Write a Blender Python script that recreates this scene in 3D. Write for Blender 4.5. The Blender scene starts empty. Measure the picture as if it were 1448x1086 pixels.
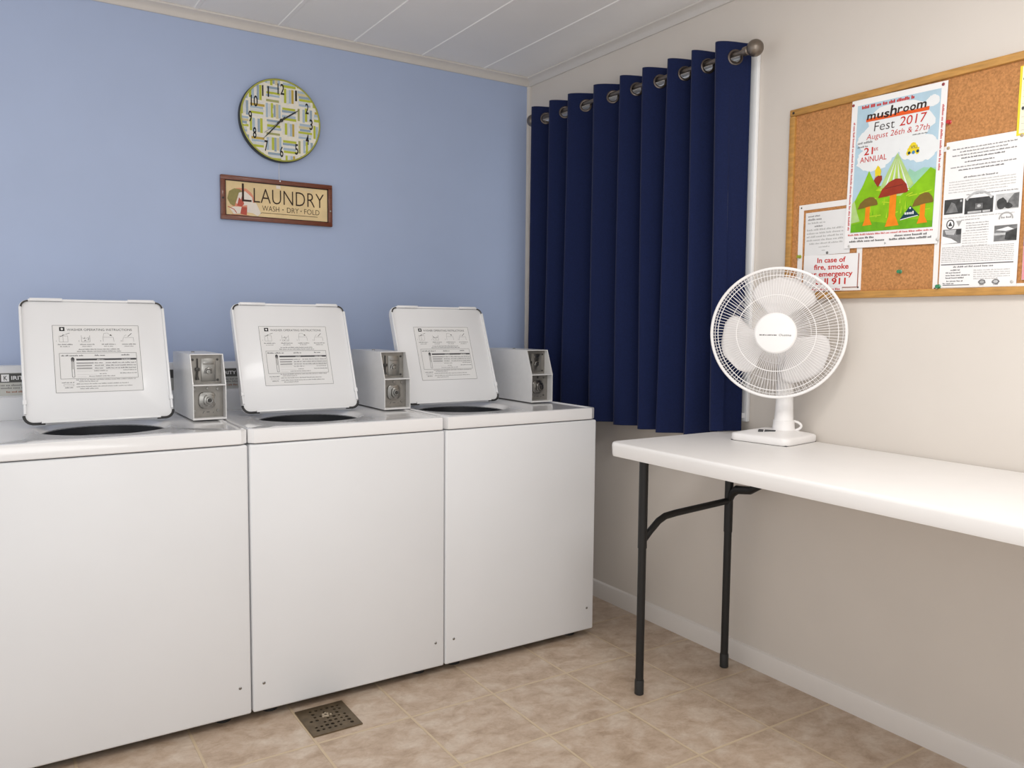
import bpy, bmesh, math, random
from mathutils import Vector, Matrix
R = random.Random(7)
SC = bpy.context.scene
COL = SC.collection
PI = math.pi

# ------------------------------------------------------------------ materials
def lin(c):
    out = []
    for v in c:
        v = v / 255.0
        out.append(v / 12.92 if v <= 0.04045 else ((v + 0.055) / 1.055) ** 2.4)
    return out + [1.0]

MATS = {}
def mat(name, rgb, rough=0.5, metal=0.0, coat=0.0, noise=0.0, nscale=20.0, bump=0.0, bscale=200.0, spec=0.5, sheen=0.0, stretch=None):
    if name in MATS: return MATS[name]
    m = bpy.data.materials.new(name); m.use_nodes = True
    nt = m.node_tree; b = nt.nodes['Principled BSDF']
    b.inputs['Base Color'].default_value = lin(rgb)
    b.inputs['Roughness'].default_value = rough
    b.inputs['Metallic'].default_value = metal
    b.inputs['Coat Weight'].default_value = coat
    b.inputs['Coat Roughness'].default_value = 0.08
    b.inputs['Specular IOR Level'].default_value = spec
    if sheen: b.inputs['Sheen Weight'].default_value = sheen
    tc = nt.nodes.new('ShaderNodeTexCoord')
    src = tc.outputs['Object']
    if stretch:
        mp = nt.nodes.new('ShaderNodeMapping'); mp.inputs['Scale'].default_value = stretch
        nt.links.new(src, mp.inputs['Vector']); src = mp.outputs['Vector']
    if noise > 0:
        n = nt.nodes.new('ShaderNodeTexNoise'); n.inputs['Scale'].default_value = nscale; n.inputs['Detail'].default_value = 6
        nt.links.new(src, n.inputs['Vector'])
        cr = nt.nodes.new('ShaderNodeValToRGB')
        l = lin(rgb)
        cr.color_ramp.elements[0].position = 0.3; cr.color_ramp.elements[1].position = 0.7
        cr.color_ramp.elements[0].color = [max(0, c * (1 - noise)) for c in l[:3]] + [1]
        cr.color_ramp.elements[1].color = [min(1, c * (1 + noise)) for c in l[:3]] + [1]
        nt.links.new(n.outputs['Fac'], cr.inputs['Fac']); nt.links.new(cr.outputs['Color'], b.inputs['Base Color'])
    if bump > 0:
        n2 = nt.nodes.new('ShaderNodeTexNoise'); n2.inputs['Scale'].default_value = bscale; n2.inputs['Detail'].default_value = 3
        nt.links.new(src, n2.inputs['Vector'])
        bp = nt.nodes.new('ShaderNodeBump'); bp.inputs['Strength'].default_value = bump; bp.inputs['Distance'].default_value = 0.002
        nt.links.new(n2.outputs['Fac'], bp.inputs['Height']); nt.links.new(bp.outputs['Normal'], b.inputs['Normal'])
    MATS[name] = m
    return m

ENAMEL = mat('white_enamel', (226, 227, 229), 0.42, coat=0.08, noise=0.012, nscale=3, bump=0.02, bscale=300)
DECKW = mat('deck_enamel', (229, 228, 228), 0.14, coat=0.5, noise=0.01, nscale=4)
LIDW = mat('lid_enamel', (229, 229, 230), 0.35, coat=0.15, noise=0.012, nscale=5)
METERW = mat('meter_enamel', (218, 217, 216), 0.35, coat=0.15, noise=0.02, nscale=40)
STEEL = mat('brushed_steel', (138, 134, 128), 0.42, metal=0.6, noise=0.12, nscale=30)
STEELD = mat('dark_steel', (66, 64, 62), 0.4, metal=0.5, noise=0.1, nscale=40)
CHROME = mat('chrome', (140, 138, 134), 0.28, metal=1.0, noise=0.03, nscale=50)
BLACKP = mat('black_plastic', (38, 38, 38), 0.45, noise=0.1, nscale=60)
TUBM = mat('tub_dark', (34, 36, 40), 0.35, noise=0.1, nscale=30)
BLACKM = mat('black_powder_coat', (20, 19, 18), 0.5, noise=0.12, nscale=60)
TABLEW = mat('white_table_plastic', (232, 229, 226), 0.42, noise=0.012, nscale=10, bump=0.06, bscale=500)
FANW = mat('white_fan_plastic', (236, 233, 231), 0.35, noise=0.01, nscale=20)
BLADE = mat('fan_blade_plastic', (222, 218, 216), 0.4, noise=0.01, nscale=20)
NAVY = mat('navy_cloth', (16, 28, 66), 0.85, noise=0.14, nscale=160, bump=0.25, bscale=900, spec=0.2, sheen=0.12)
NICKEL = mat('brushed_nickel', (128, 118, 108), 0.36, metal=0.85, noise=0.1, nscale=60)
PEWTER = mat('grommet_pewter', (92, 84, 80), 0.3, metal=0.9, noise=0.08, nscale=60)
OAK = mat('oak_frame', (184, 136, 70), 0.45, noise=0.2, nscale=14, bump=0.1, bscale=60, stretch=(8, 1.2, 8))
CORK = mat('cork', (184, 130, 82), 0.9, noise=0.25, nscale=170, bump=0.4, bscale=260, spec=0.15)
MAHOG = mat('mahogany', (112, 58, 36), 0.4, noise=0.2, nscale=20, stretch=(2, 8, 8), coat=0.2)
MAHOGD = mat('mahogany_edge', (46, 24, 18), 0.5, noise=0.2, nscale=20)
PAPER = mat('paper', (236, 234, 233), 0.8, noise=0.01, nscale=30)
PAPERB = mat('coarse_paper', (226, 225, 224), 0.8, noise=0.012, nscale=30)
PVC = mat('white_sign_frame', (236, 232, 228), 0.4, noise=0.01, nscale=30)
TRIM = mat('trim_paint', (214, 208, 201), 0.4, noise=0.012, nscale=10)
WINW = mat('window_vinyl', (244, 245, 246), 0.35, noise=0.01, nscale=10)
BRONZE = mat('drain_bronze', (112, 98, 78), 0.38, metal=0.7, noise=0.22, nscale=40)
SUMP = mat('drain_sump', (22, 17, 13), 0.8, noise=0.2, nscale=40)
CLOCKRIM = mat('olive_rim', (168, 168, 66), 0.35, noise=0.12, nscale=20, coat=0.3)
CLOCKSIDE = mat('clock_side', (40, 40, 30), 0.4, noise=0.1, nscale=20)

def flatmat(name, rgb, rough=0.7, noise=0.0, nscale=60):
    return mat('ink_' + name, rgb, rough, noise=max(noise, 0.01), nscale=nscale, spec=0.3)

# ------------------------------------------------------------------ mesh helpers
def obj(name, bm, m, parent=None, smooth=30, mods=None):
    me = bpy.data.meshes.new(name)
    bm.normal_update(); bm.to_mesh(me); bm.free()
    if not isinstance(m, (list, tuple)): m = [m]
    for x in m: me.materials.append(x)
    if smooth:
        me.polygons.foreach_set('use_smooth', [True] * len(me.polygons))
        me.set_sharp_from_angle(angle=math.radians(smooth))
    o = bpy.data.objects.new(name, me); COL.objects.link(o)
    if parent: o.parent = parent
    return o

def empty(name, loc):
    o = bpy.data.objects.new(name, None); COL.objects.link(o); o.location = loc
    o.empty_display_size = 0.05
    return o

def tag(o, label, cat, group=None):
    o['label'] = label; o['category'] = cat
    if group: o['group'] = group
    return o

def struct(o):
    o['kind'] = 'structure'; return o

def nb(): return bmesh.new()

def box(bm, x0, x1, y0, y1, z0, z1, bevel=0.0, seg=2, mi=0, M=None):
    t = bmesh.new()
    vs = [t.verts.new((x, y, z)) for x in (x0, x1) for y in (y0, y1) for z in (z0, z1)]
    for f in ((0, 1, 3, 2), (4, 6, 7, 5), (0, 4, 5, 1), (2, 3, 7, 6), (0, 2, 6, 4), (1, 5, 7, 3)):
        t.faces.new([vs[i] for i in f])
    if bevel: bmesh.ops.bevel(t, geom=t.edges[:] , offset=bevel, segments=seg, affect='EDGES', profile=0.5)
    bmesh.ops.recalc_face_normals(t, faces=t.faces[:])
    merge(bm, t, M, mi)

def merge(bm, t, M=None, mi=0):
    mp = {}
    for v in t.verts: mp[v] = bm.verts.new(M @ v.co if M else v.co)
    for f in t.faces:
        try:
            g = bm.faces.new([mp[v] for v in f.verts]); g.material_index = mi
        except ValueError: pass
    t.free()

def tube(bm, pts, r, seg=10, closed=False, cap=True, mi=0, M=None):
    pts = [Vector(p) for p in pts]; n = len(pts)
    rr = r if isinstance(r, (list, tuple)) else [r] * n
    up = None; rings = []
    for i, p in enumerate(pts):
        if closed: d = pts[(i + 1) % n] - pts[i - 1]
        elif i == 0: d = pts[1] - p
        elif i == n - 1: d = p - pts[i - 1]
        else: d = (pts[i + 1] - p).normalized() + (p - pts[i - 1]).normalized()
        d.normalize()
        if up is None:
            up = Vector((0, 0, 1)) if abs(d.z) < 0.9 else Vector((1, 0, 0))
        a = (up - d * up.dot(d)); a.normalize(); b = d.cross(a); up = a
        ring = []
        for k in range(seg):
            t = 2 * PI * k / seg
            q = p + (a * math.cos(t) + b * math.sin(t)) * rr[i]
            ring.append(bm.verts.new(M @ q if M else q))
        rings.append(ring)
    for i in range(n if closed else n - 1):
        A, B = rings[i], rings[(i + 1) % n]
        for k in range(seg):
            f = bm.faces.new((A[k], A[(k + 1) % seg], B[(k + 1) % seg], B[k])); f.material_index = mi
    if cap and not closed:
        f = bm.faces.new(rings[0][::-1]); f.material_index = mi
        f = bm.faces.new(rings[-1]); f.material_index = mi

def lathe(bm, prof, seg=48, M=None, mi=0):
    rings = []
    for r, z in prof:
        if r < 1e-6:
            p = Vector((0, 0, z)); rings.append([bm.verts.new(M @ p if M else p)]); continue
        ring = []
        for k in range(seg):
            t = 2 * PI * k / seg; p = Vector((r * math.cos(t), r * math.sin(t), z))
            ring.append(bm.verts.new(M @ p if M else p))
        rings.append(ring)
    for A, B in zip(rings, rings[1:]):
        for k in range(seg):
            k2 = (k + 1) % seg
            if len(A) == 1 and len(B) == 1: continue
            if len(A) == 1: f = bm.faces.new((A[0], B[k2], B[k]))
            elif len(B) == 1: f = bm.faces.new((A[k], A[k2], B[0]))
            else: f = bm.faces.new((A[k], A[k2], B[k2], B[k]))
            f.material_index = mi

def rrect(w, h, r, n=6, cx=0, cy=0):
    pts = []
    for sx, sy, a0 in ((1, 1, 0), (-1, 1, PI / 2), (-1, -1, PI), (1, -1, 1.5 * PI)):
        for k in range(n + 1):
            a = a0 + PI / 2 * k / n
            pts.append((cx + sx * (w / 2 - r) + r * math.cos(a), cy + sy * (h / 2 - r) + r * math.sin(a)))
    return pts

def prism(bm, poly, z0, z1, M=None, bevel=0, mi=0):
    loops = [(z0, 0), (z1, 0)]
    t = bmesh.new()
    a = [t.verts.new((x, y, z0)) for x, y in poly]; b = [t.verts.new((x, y, z1)) for x, y in poly]
    n = len(poly)
    t.faces.new(a[::-1]); top = t.faces.new(b)
    for i in range(n): t.faces.new((a[i], a[(i + 1) % n], b[(i + 1) % n], b[i]))
    if bevel:
        es = [e for e in t.edges if abs(e.verts[0].co.z - e.verts[1].co.z) < 1e-7]
        bmesh.ops.bevel(t, geom=es, offset=bevel, segments=2, affect='EDGES', profile=0.5)
    bmesh.ops.recalc_face_normals(t, faces=t.faces[:])
    merge(bm, t, M, mi)

def frame(o, U, V, N):
    U, V, N = Vector(U).normalized(), Vector(V).normalized(), Vector(N).normalized()
    return Matrix(((U.x, V.x, N.x, o[0]), (U.y, V.y, N.y, o[1]), (U.z, V.z, N.z, o[2]), (0, 0, 0, 1)))

# printed artwork: coloured shapes laid on one flat sheet
_tcache = {}
def glyphs(s, bold=0.0):
    k = (s, bold)
    if k in _tcache: return _tcache[k]
    c = bpy.data.curves.new('lettering_curve', 'FONT'); c.body = s; c.size = 1.0; c.resolution_u = 3; c.offset = bold
    o = bpy.data.objects.new('lettering_tmp', c); COL.objects.link(o)
    bpy.context.view_layer.update()
    me = bpy.data.meshes.new_from_object(o.evaluated_get(bpy.context.evaluated_depsgraph_get()))
    vs = [(v.co.x, v.co.y) for v in me.vertices]; fs = [tuple(p.vertices) for p in me.polygons]
    bpy.data.objects.remove(o); bpy.data.curves.remove(c); bpy.data.meshes.remove(me)
    _tcache[k] = (vs, fs); return vs, fs

class Art:
    def __init__(s, M): s.M = M; s.bm = bmesh.new(); s.mats = []; s.step = 0.00022; s.k = 0
    def mi(s, m):
        if m not in s.mats: s.mats.append(m)
        return s.mats.index(m)
    def poly(s, pts, m, lv=1, raw=False):
        if not raw: s.k += 1
        z = lv * s.step + (0 if raw else (s.k % 60) * 3e-6)
        vs = [s.bm.verts.new(s.M @ Vector((x, y, z))) for x, y in pts]
        f = s.bm.faces.new(vs); f.material_index = s.mi(m)
        f.normal_update()
        if len(vs) > 4: bmesh.ops.triangulate(s.bm, faces=[f])
    def rect(s, u0, v0, u1, v1, m, lv=1, raw=False): s.poly([(u0, v0), (u1, v0), (u1, v1), (u0, v1)], m, lv, raw)
    def line(s, pts, w, m, lv=1):
        for (x0, y0), (x1, y1) in zip(pts, pts[1:]):
            d = math.hypot(x1 - x0, y1 - y0) or 1e-6; nx, ny = -(y1 - y0) / d * w / 2, (x1 - x0) / d * w / 2
            s.poly([(x0 - nx, y0 - ny), (x1 - nx, y1 - ny), (x1 + nx, y1 + ny), (x0 + nx, y0 + ny)], m, lv)
    def outline(s, u0, v0, u1, v1, w, m, lv=1): s.line([(u0, v0), (u1, v0), (u1, v1), (u0, v1), (u0, v0)], w, m, lv)
    def disc(s, cx, cy, rx, ry, m, lv=1, n=20, jit=0.0):
        s.poly([(cx + rx * (1 + R.uniform(-jit, jit)) * math.cos(2 * PI * k / n), cy + ry * (1 + R.uniform(-jit, jit)) * math.sin(2 * PI * k / n)) for k in range(n)], m, lv)
    def ring(s, cx, cy, r, w, m, lv=1, n=24, a0=0, a1=2 * PI):
        s.line([(cx + r * math.cos(a0 + (a1 - a0) * k / n), cy + r * math.sin(a0 + (a1 - a0) * k / n)) for k in range(n + 1)], w, m, lv)
    def text(s, t, u, v, h, m, width=None, align='c', bold=0.0, shear=0.0, rot=0.0, lv=2, slope=0.0):
        vs, fs = glyphs(t, bold)
        if not vs: return
        x0 = min(p[0] for p in vs); x1 = max(p[0] for p in vs)
        k = h / 0.69; kx = k if width is None else width / (x1 - x0)
        W = (x1 - x0) * kx
        off = {'c': -W / 2, 'l': 0, 'r': -W}[align]
        ca, sa = math.cos(rot), math.sin(rot); i = s.mi(m); nv = []
        for x, y in vs:
            a = (x - x0) * kx + off + shear * y * k; b = y * k + slope * a
            nv.append(s.bm.verts.new(s.M @ Vector((u + a * ca - b * sa, v + a * sa + b * ca, lv * s.step))))
        for f in fs:
            try: s.bm.faces.new([nv[q] for q in f]).material_index = i
            except ValueError: pass
    def micro(s, u0, u1, v, h, m, lv=2, fill=1.0, vert=False):
        u = u0
        while u < u1 - h * 0.5:
            for _ in range(R.randint(3, 8)):
                if u > u1 - h * 0.4: break
                hh = h * R.choice((0.7, 0.7, 1.0))
                if vert: s.rect(v, u, v + hh, u + h * 0.42, m, lv, True)
                else: s.rect(u, v, u + h * 0.42, v + hh, m, lv, True)
                u += h * 0.66 / fill
            u += h * 0.5
    def build(s, name, parent):
        bm = s.bm
        for f in bm.faces:
            f.normal_update()
        n = (s.M.to_3x3() @ Vector((0, 0, 1)))
        for f in bm.faces:
            if f.normal.dot(n) < 0: f.normal_flip()
        return obj(name, bm, s.mats, parent, smooth=0)

INK = flatmat('black', (40, 38, 38)); GREY = flatmat('grey', (120, 118, 118)); LGREY = flatmat('light_grey', (172, 170, 168)); DGREY = flatmat('dark_grey', (74, 74, 76))
RED = flatmat('red', (196, 44, 38)); WHITE = flatmat('white', (238, 237, 236))

# ------------------------------------------------------------------ camera
cam = bpy.data.cameras.new('camera'); co = bpy.data.objects.new('camera', cam); COL.objects.link(co)
cx, cy, cz, yaw, pitch, roll, fpx = -2.2947, -3.4103, 1.2417, -0.5747, -0.0760, 0.0092, 1143.26
f = Vector((-math.sin(yaw) * math.cos(pitch), math.cos(yaw) * math.cos(pitch), math.sin(pitch)))
r = Vector((math.cos(yaw), math.sin(yaw), 0)); u = r.cross(f)
r2 = math.cos(roll) * r + math.sin(roll) * u; u2 = -math.sin(roll) * r + math.cos(roll) * u
co.matrix_world = Matrix(((r2.x, u2.x, -f.x, cx), (r2.y, u2.y, -f.y, cy), (r2.z, u2.z, -f.z, cz), (0, 0, 0, 1)))
cam.sensor_fit = 'HORIZONTAL'; cam.sensor_width = 36.0; cam.lens = fpx / 1448 * 36.0; cam.clip_start = 0.05
SC.camera = co

# ------------------------------------------------------------------ room
CEIL = 2.44
XL, YF = -3.6, -4.1
def floor_material():
    m = bpy.data.materials.new('travertine_tile'); m.use_nodes = True
    nt = m.node_tree; N = nt.nodes; L = nt.links; b = N['Principled BSDF']
    tc = N.new('ShaderNodeTexCoord'); sp = N.new('ShaderNodeSeparateXYZ'); L.new(tc.outputs['Object'], sp.inputs[0])
    def mth(op, a, b2=None):
        n = N.new('ShaderNodeMath'); n.operation = op
        for i, v in enumerate((a, b2)):
            if v is None: continue
            if isinstance(v, (int, float)): n.inputs[i].default_value = v
            else: L.new(v, n.inputs[i])
        return n.outputs[0]
    gx, gy = 0.304, 0.322
    ux = mth('DIVIDE', mth('SUBTRACT', sp.outputs['X'], -0.306 - gx * 20), gx)
    uy = mth('DIVIDE', mth('SUBTRACT', sp.outputs['Y'], -1.180 - gy * 20), gy)
    fx = mth('ABSOLUTE', mth('SUBTRACT', mth('FRACT', ux), 0.5)); fy = mth('ABSOLUTE', mth('SUBTRACT', mth('FRACT', uy), 0.5))
    mx = mth('MAXIMUM', fx, fy)
    mr = N.new('ShaderNodeMapRange'); mr.inputs['From Min'].default_value = 0.4845; mr.inputs['From Max'].default_value = 0.489
    L.new(mx, mr.inputs['Value'])
    cell = N.new('ShaderNodeCombineXYZ'); L.new(mth('FLOOR', ux), cell.inputs[0]); L.new(mth('FLOOR', uy), cell.inputs[1])
    wn = N.new('ShaderNodeTexWhiteNoise'); wn.noise_dimensions = '3D'; L.new(cell.outputs[0], wn.inputs['Vector'])
    sc = N.new('ShaderNodeVectorMath'); sc.operation = 'SCALE'; sc.inputs['Scale'].default_value = 7.0; L.new(wn.outputs['Color'], sc.inputs[0])
    ad = N.new('ShaderNodeVectorMath'); ad.operation = 'ADD'; L.new(tc.outputs['Object'], ad.inputs[0]); L.new(sc.outputs[0], ad.inputs[1])
    n1 = N.new('ShaderNodeTexNoise'); n1.inputs['Scale'].default_value = 13; n1.inputs['Detail'].default_value = 8; n1.inputs['Roughness'].default_value = 0.62; n1.inputs['Distortion'].default_value = 0.4
    mp = N.new('ShaderNodeMapping'); mp.inputs['Scale'].default_value = (0.95, 1.15, 1); mp.inputs['Rotation'].default_value = (0, 0, 0.3)
    L.new(ad.outputs[0], mp.inputs['Vector']); L.new(mp.outputs[0], n1.inputs['Vector'])
    cr = N.new('ShaderNodeValToRGB'); e = cr.color_ramp.elements
    e[0].position = 0.28; e[0].color = lin((164, 142, 120)); e[1].position = 0.72; e[1].color = lin((209, 195, 179))
    k = cr.color_ramp.elements.new(0.48); k.color = lin((189, 168, 148))
    L.new(n1.outputs['Fac'], cr.inputs['Fac'])
    n2 = N.new('ShaderNodeTexNoise'); n2.inputs['Scale'].default_value = 46; n2.inputs['Detail'].default_value = 5; n2.inputs['Distortion'].default_value = 1.5; L.new(mp.outputs[0], n2.inputs['Vector'])
    cr2 = N.new('ShaderNodeValToRGB'); e = cr2.color_ramp.elements
    e[0].position = 0.3; e[0].color = (0.8, 0.76, 0.72, 1); e[1].position = 0.55; e[1].color = (1, 1, 1, 1); L.new(n2.outputs['Fac'], cr2.inputs['Fac'])
    mu = N.new('ShaderNodeMix'); mu.data_type = 'RGBA'; mu.blend_type = 'MULTIPLY'; mu.inputs['Factor'].default_value = 0.5
    L.new(cr.outputs['Color'], mu.inputs[6]); L.new(cr2.outputs['Color'], mu.inputs[7])
    mg = N.new('ShaderNodeMix'); mg.data_type = 'RGBA'; L.new(mr.outputs[0], mg.inputs['Factor']); L.new(mu.outputs[2], mg.inputs[6]); mg.inputs[7].default_value = lin((199, 179, 151))
    L.new(mg.outputs[2], b.inputs['Base Color'])
    b.inputs['Roughness'].default_value = 0.42
    bp = N.new('ShaderNodeBump'); bp.inputs['Strength'].default_value = 0.5; bp.inputs['Distance'].default_value = 0.002; bp.invert = True
    L.new(mr.outputs[0], bp.inputs['Height']); L.new(bp.outputs['Normal'], b.inputs['Normal'])
    return m
bm = nb(); box(bm, XL, 0.2, YF, 0.2, -0.06, 0.0); struct(obj('floor', bm, floor_material(), smooth=0))

CEILM = mat('ceiling_paint', (244, 241, 237), 0.6, noise=0.012, nscale=6)
bm = nb(); box(bm, XL, 0.0, YF, 0.0, CEIL, CEIL + 0.06)
x = -0.278
while x > XL + 0.1:                                   # thin battens covering the panel joints
    poly = [(-0.010, 0), (-0.007, -0.0028), (0.007, -0.0028), (0.010, 0)]
    t = bmesh.new()
    a = [t.verts.new((x + p, YF, CEIL + q)) for p, q in poly]; b_ = [t.verts.new((x + p, 0, CEIL + q)) for p, q in poly]
    for i in range(3): t.faces.new((a[i], a[i + 1], b_[i + 1], b_[i]))
    bmesh.ops.recalc_face_normals(t, faces=t.faces[:])
    merge(bm, t); x -= 0.325
struct(obj('ceiling', bm, CEILM, smooth=0))

BLUE = mat('blue_wall_paint', (174, 189, 219), 0.55, noise=0.015, nscale=5, bump=0.05, bscale=220)
bm = nb(); box(bm, XL, 0.2, 0.0, 0.12, 0.0, CEIL); struct(obj('wall_back', bm, BLUE, smooth=0))
CREAM = mat('cream_wall_paint', (214, 206, 197), 0.6, noise=0.012, nscale=6, bump=0.05, bscale=220)
WY0, WY1, WZ0, WZ1 = -1.405, -0.16, 0.925, 2.188       # window opening
bm = nb()
box(bm, 0, 0.12, YF, WY0, 0, CEIL); box(bm, 0, 0.12, WY1, 0, 0, CEIL)
box(bm, 0, 0.12, WY0, WY1, 0, WZ0); box(bm, 0, 0.12, WY0, WY1, WZ1, CEIL)
struct(obj('wall_right', bm, CREAM, smooth=0))

# window behind the curtain
w = struct(empty('window_1', (0, (WY0 + WY1) / 2, WZ0)))
ly = (WY0 + WY1) / 2
hw = (WY1 - WY0) / 2; hh = WZ1 - WZ0
bm = nb()
for a, b_, c, d in ((-hw - 0.040, -hw + 0.002, -0.032, hh + 0.022), (hw - 0.002, hw + 0.032, -0.032, hh + 0.022)):
    box(bm, -0.016, 0.0, a, b_, c, d, 0.003)
box(bm, -0.016, 0.0, -hw, hw, hh, hh + 0.022, 0.003)
obj('window_casing', bm, WINW, w)
bm = nb(); box(bm, -0.03, 0.10, -hw - 0.03, hw + 0.03, -0.02, 0.0, 0.004); obj('window_sill', bm, WINW, w)
bm = nb()
for a, b_ in ((-hw, -hw + 0.03), (hw - 0.03, hw)): box(bm, 0.045, 0.085, a, b_, 0, hh, 0.003)
for c in (0.0, hh / 2 - 0.015, hh - 0.03): box(bm, 0.045, 0.085, -hw + 0.03, hw - 0.03, c, c + 0.03, 0.003)
obj('window_frame', bm, WINW, w)
GL = bpy.data.materials.new('window_glass'); GL.use_nodes = True
g = GL.node_tree; N = g.nodes; b = N['Principled BSDF']
b.inputs['Base Color'].default_value = (0.95, 0.97, 1, 1); b.inputs['Transmission Weight'].default_value = 1; b.inputs['Roughness'].default_value = 0.02; b.inputs['IOR'].default_value = 1.1
bm = nb(); box(bm, 0.06, 0.066, -hw + 0.01, hw - 0.01, 0.01, hh - 0.01); obj('window_pane', bm, GL, w, smooth=0)
# mouldings
def molding(name, prof, axis, a, b_, m):
    bm = nb(); n = len(prof)
    def P(p, t): return (t, -p[0], p[1]) if axis == 'x' else (-p[0], t, p[1])
    A = [bm.verts.new(P(p, a)) for p in prof]; B = [bm.verts.new(P(p, b_)) for p in prof]
    for i in range(n): bm.faces.new((A[i], A[(i + 1) % n], B[(i + 1) % n], B[i]))
    bm.faces.new(A); bm.faces.new(B[::-1]); bmesh.ops.recalc_face_normals(bm, faces=bm.faces[:])
    return struct(obj(name, bm, m, smooth=25))
crown = [(0, 2.404), (0.006, 2.404), (0.010, 2.409), (0.012, 2.416), (0.018, 2.424), (0.028, 2.430), (0.036, 2.433), (0.038, 2.4395), (0, 2.4395)]
molding('trim_1', crown, 'x', XL, -0.0, TRIM)
molding('trim_2', crown, 'y', YF, -0.0, TRIM)
base = [(0, 0), (0.012, 0), (0.012, 0.062), (0.009, 0.070), (0.004, 0.074), (0, 0.075)]
BASEM = mat('baseboard_paint', (222, 216, 210), 0.4, noise=0.012, nscale=10)
molding('baseboard_right', base, 'y', YF, -0.0, BASEM)
molding('baseboard_back', base, 'x', XL, -0.013, BASEM)
bm = nb()
poly = [(0, 0), (-0.014, 0), (-0.0135, -0.004), (-0.010, -0.010), (-0.004, -0.0135), (0, -0.014)]
prism(bm, poly, 0.076, 2.404); struct(obj('trim_3', bm, TRIM))

# ------------------------------------------------------------------ washing machines
DZ = 0.914; FY = -0.956; MW = 0.666; BY = -0.25
LABELS = ['white coin washer at the left end of the row, cut by the picture edge',
          'white coin washer in the middle of the row, below the wall clock and sign',
          'white coin washer at the right end of the row, nearest the navy curtain']
def loop_rect(hw, y0, y1, r, c, n=120):
    """points of a rounded rectangle sampled by angle about c"""
    out = []
    pl = rrect(2 * hw, y1 - y0, r, 8, 0, (y0 + y1) / 2)
    m = len(pl)
    for k in range(n):
        a = 2 * PI * k / n; d = Vector((math.cos(a), math.sin(a))); best = None
        for i in range(m):
            p = Vector(pl[i]) - c; q = Vector(pl[(i + 1) % m]) - c; e = q - p
            den = d.x * e.y - d.y * e.x
            if abs(den) < 1e-12: continue
            t = (p.x * e.y - p.y * e.x) / den; s_ = (p.x * d.y - p.y * d.x) / den
            if t > 0 and -1e-9 <= s_ <= 1 + 1e-9 and (best is None or t > best): best = t
        out.append(c + d * best)
    return out

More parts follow.
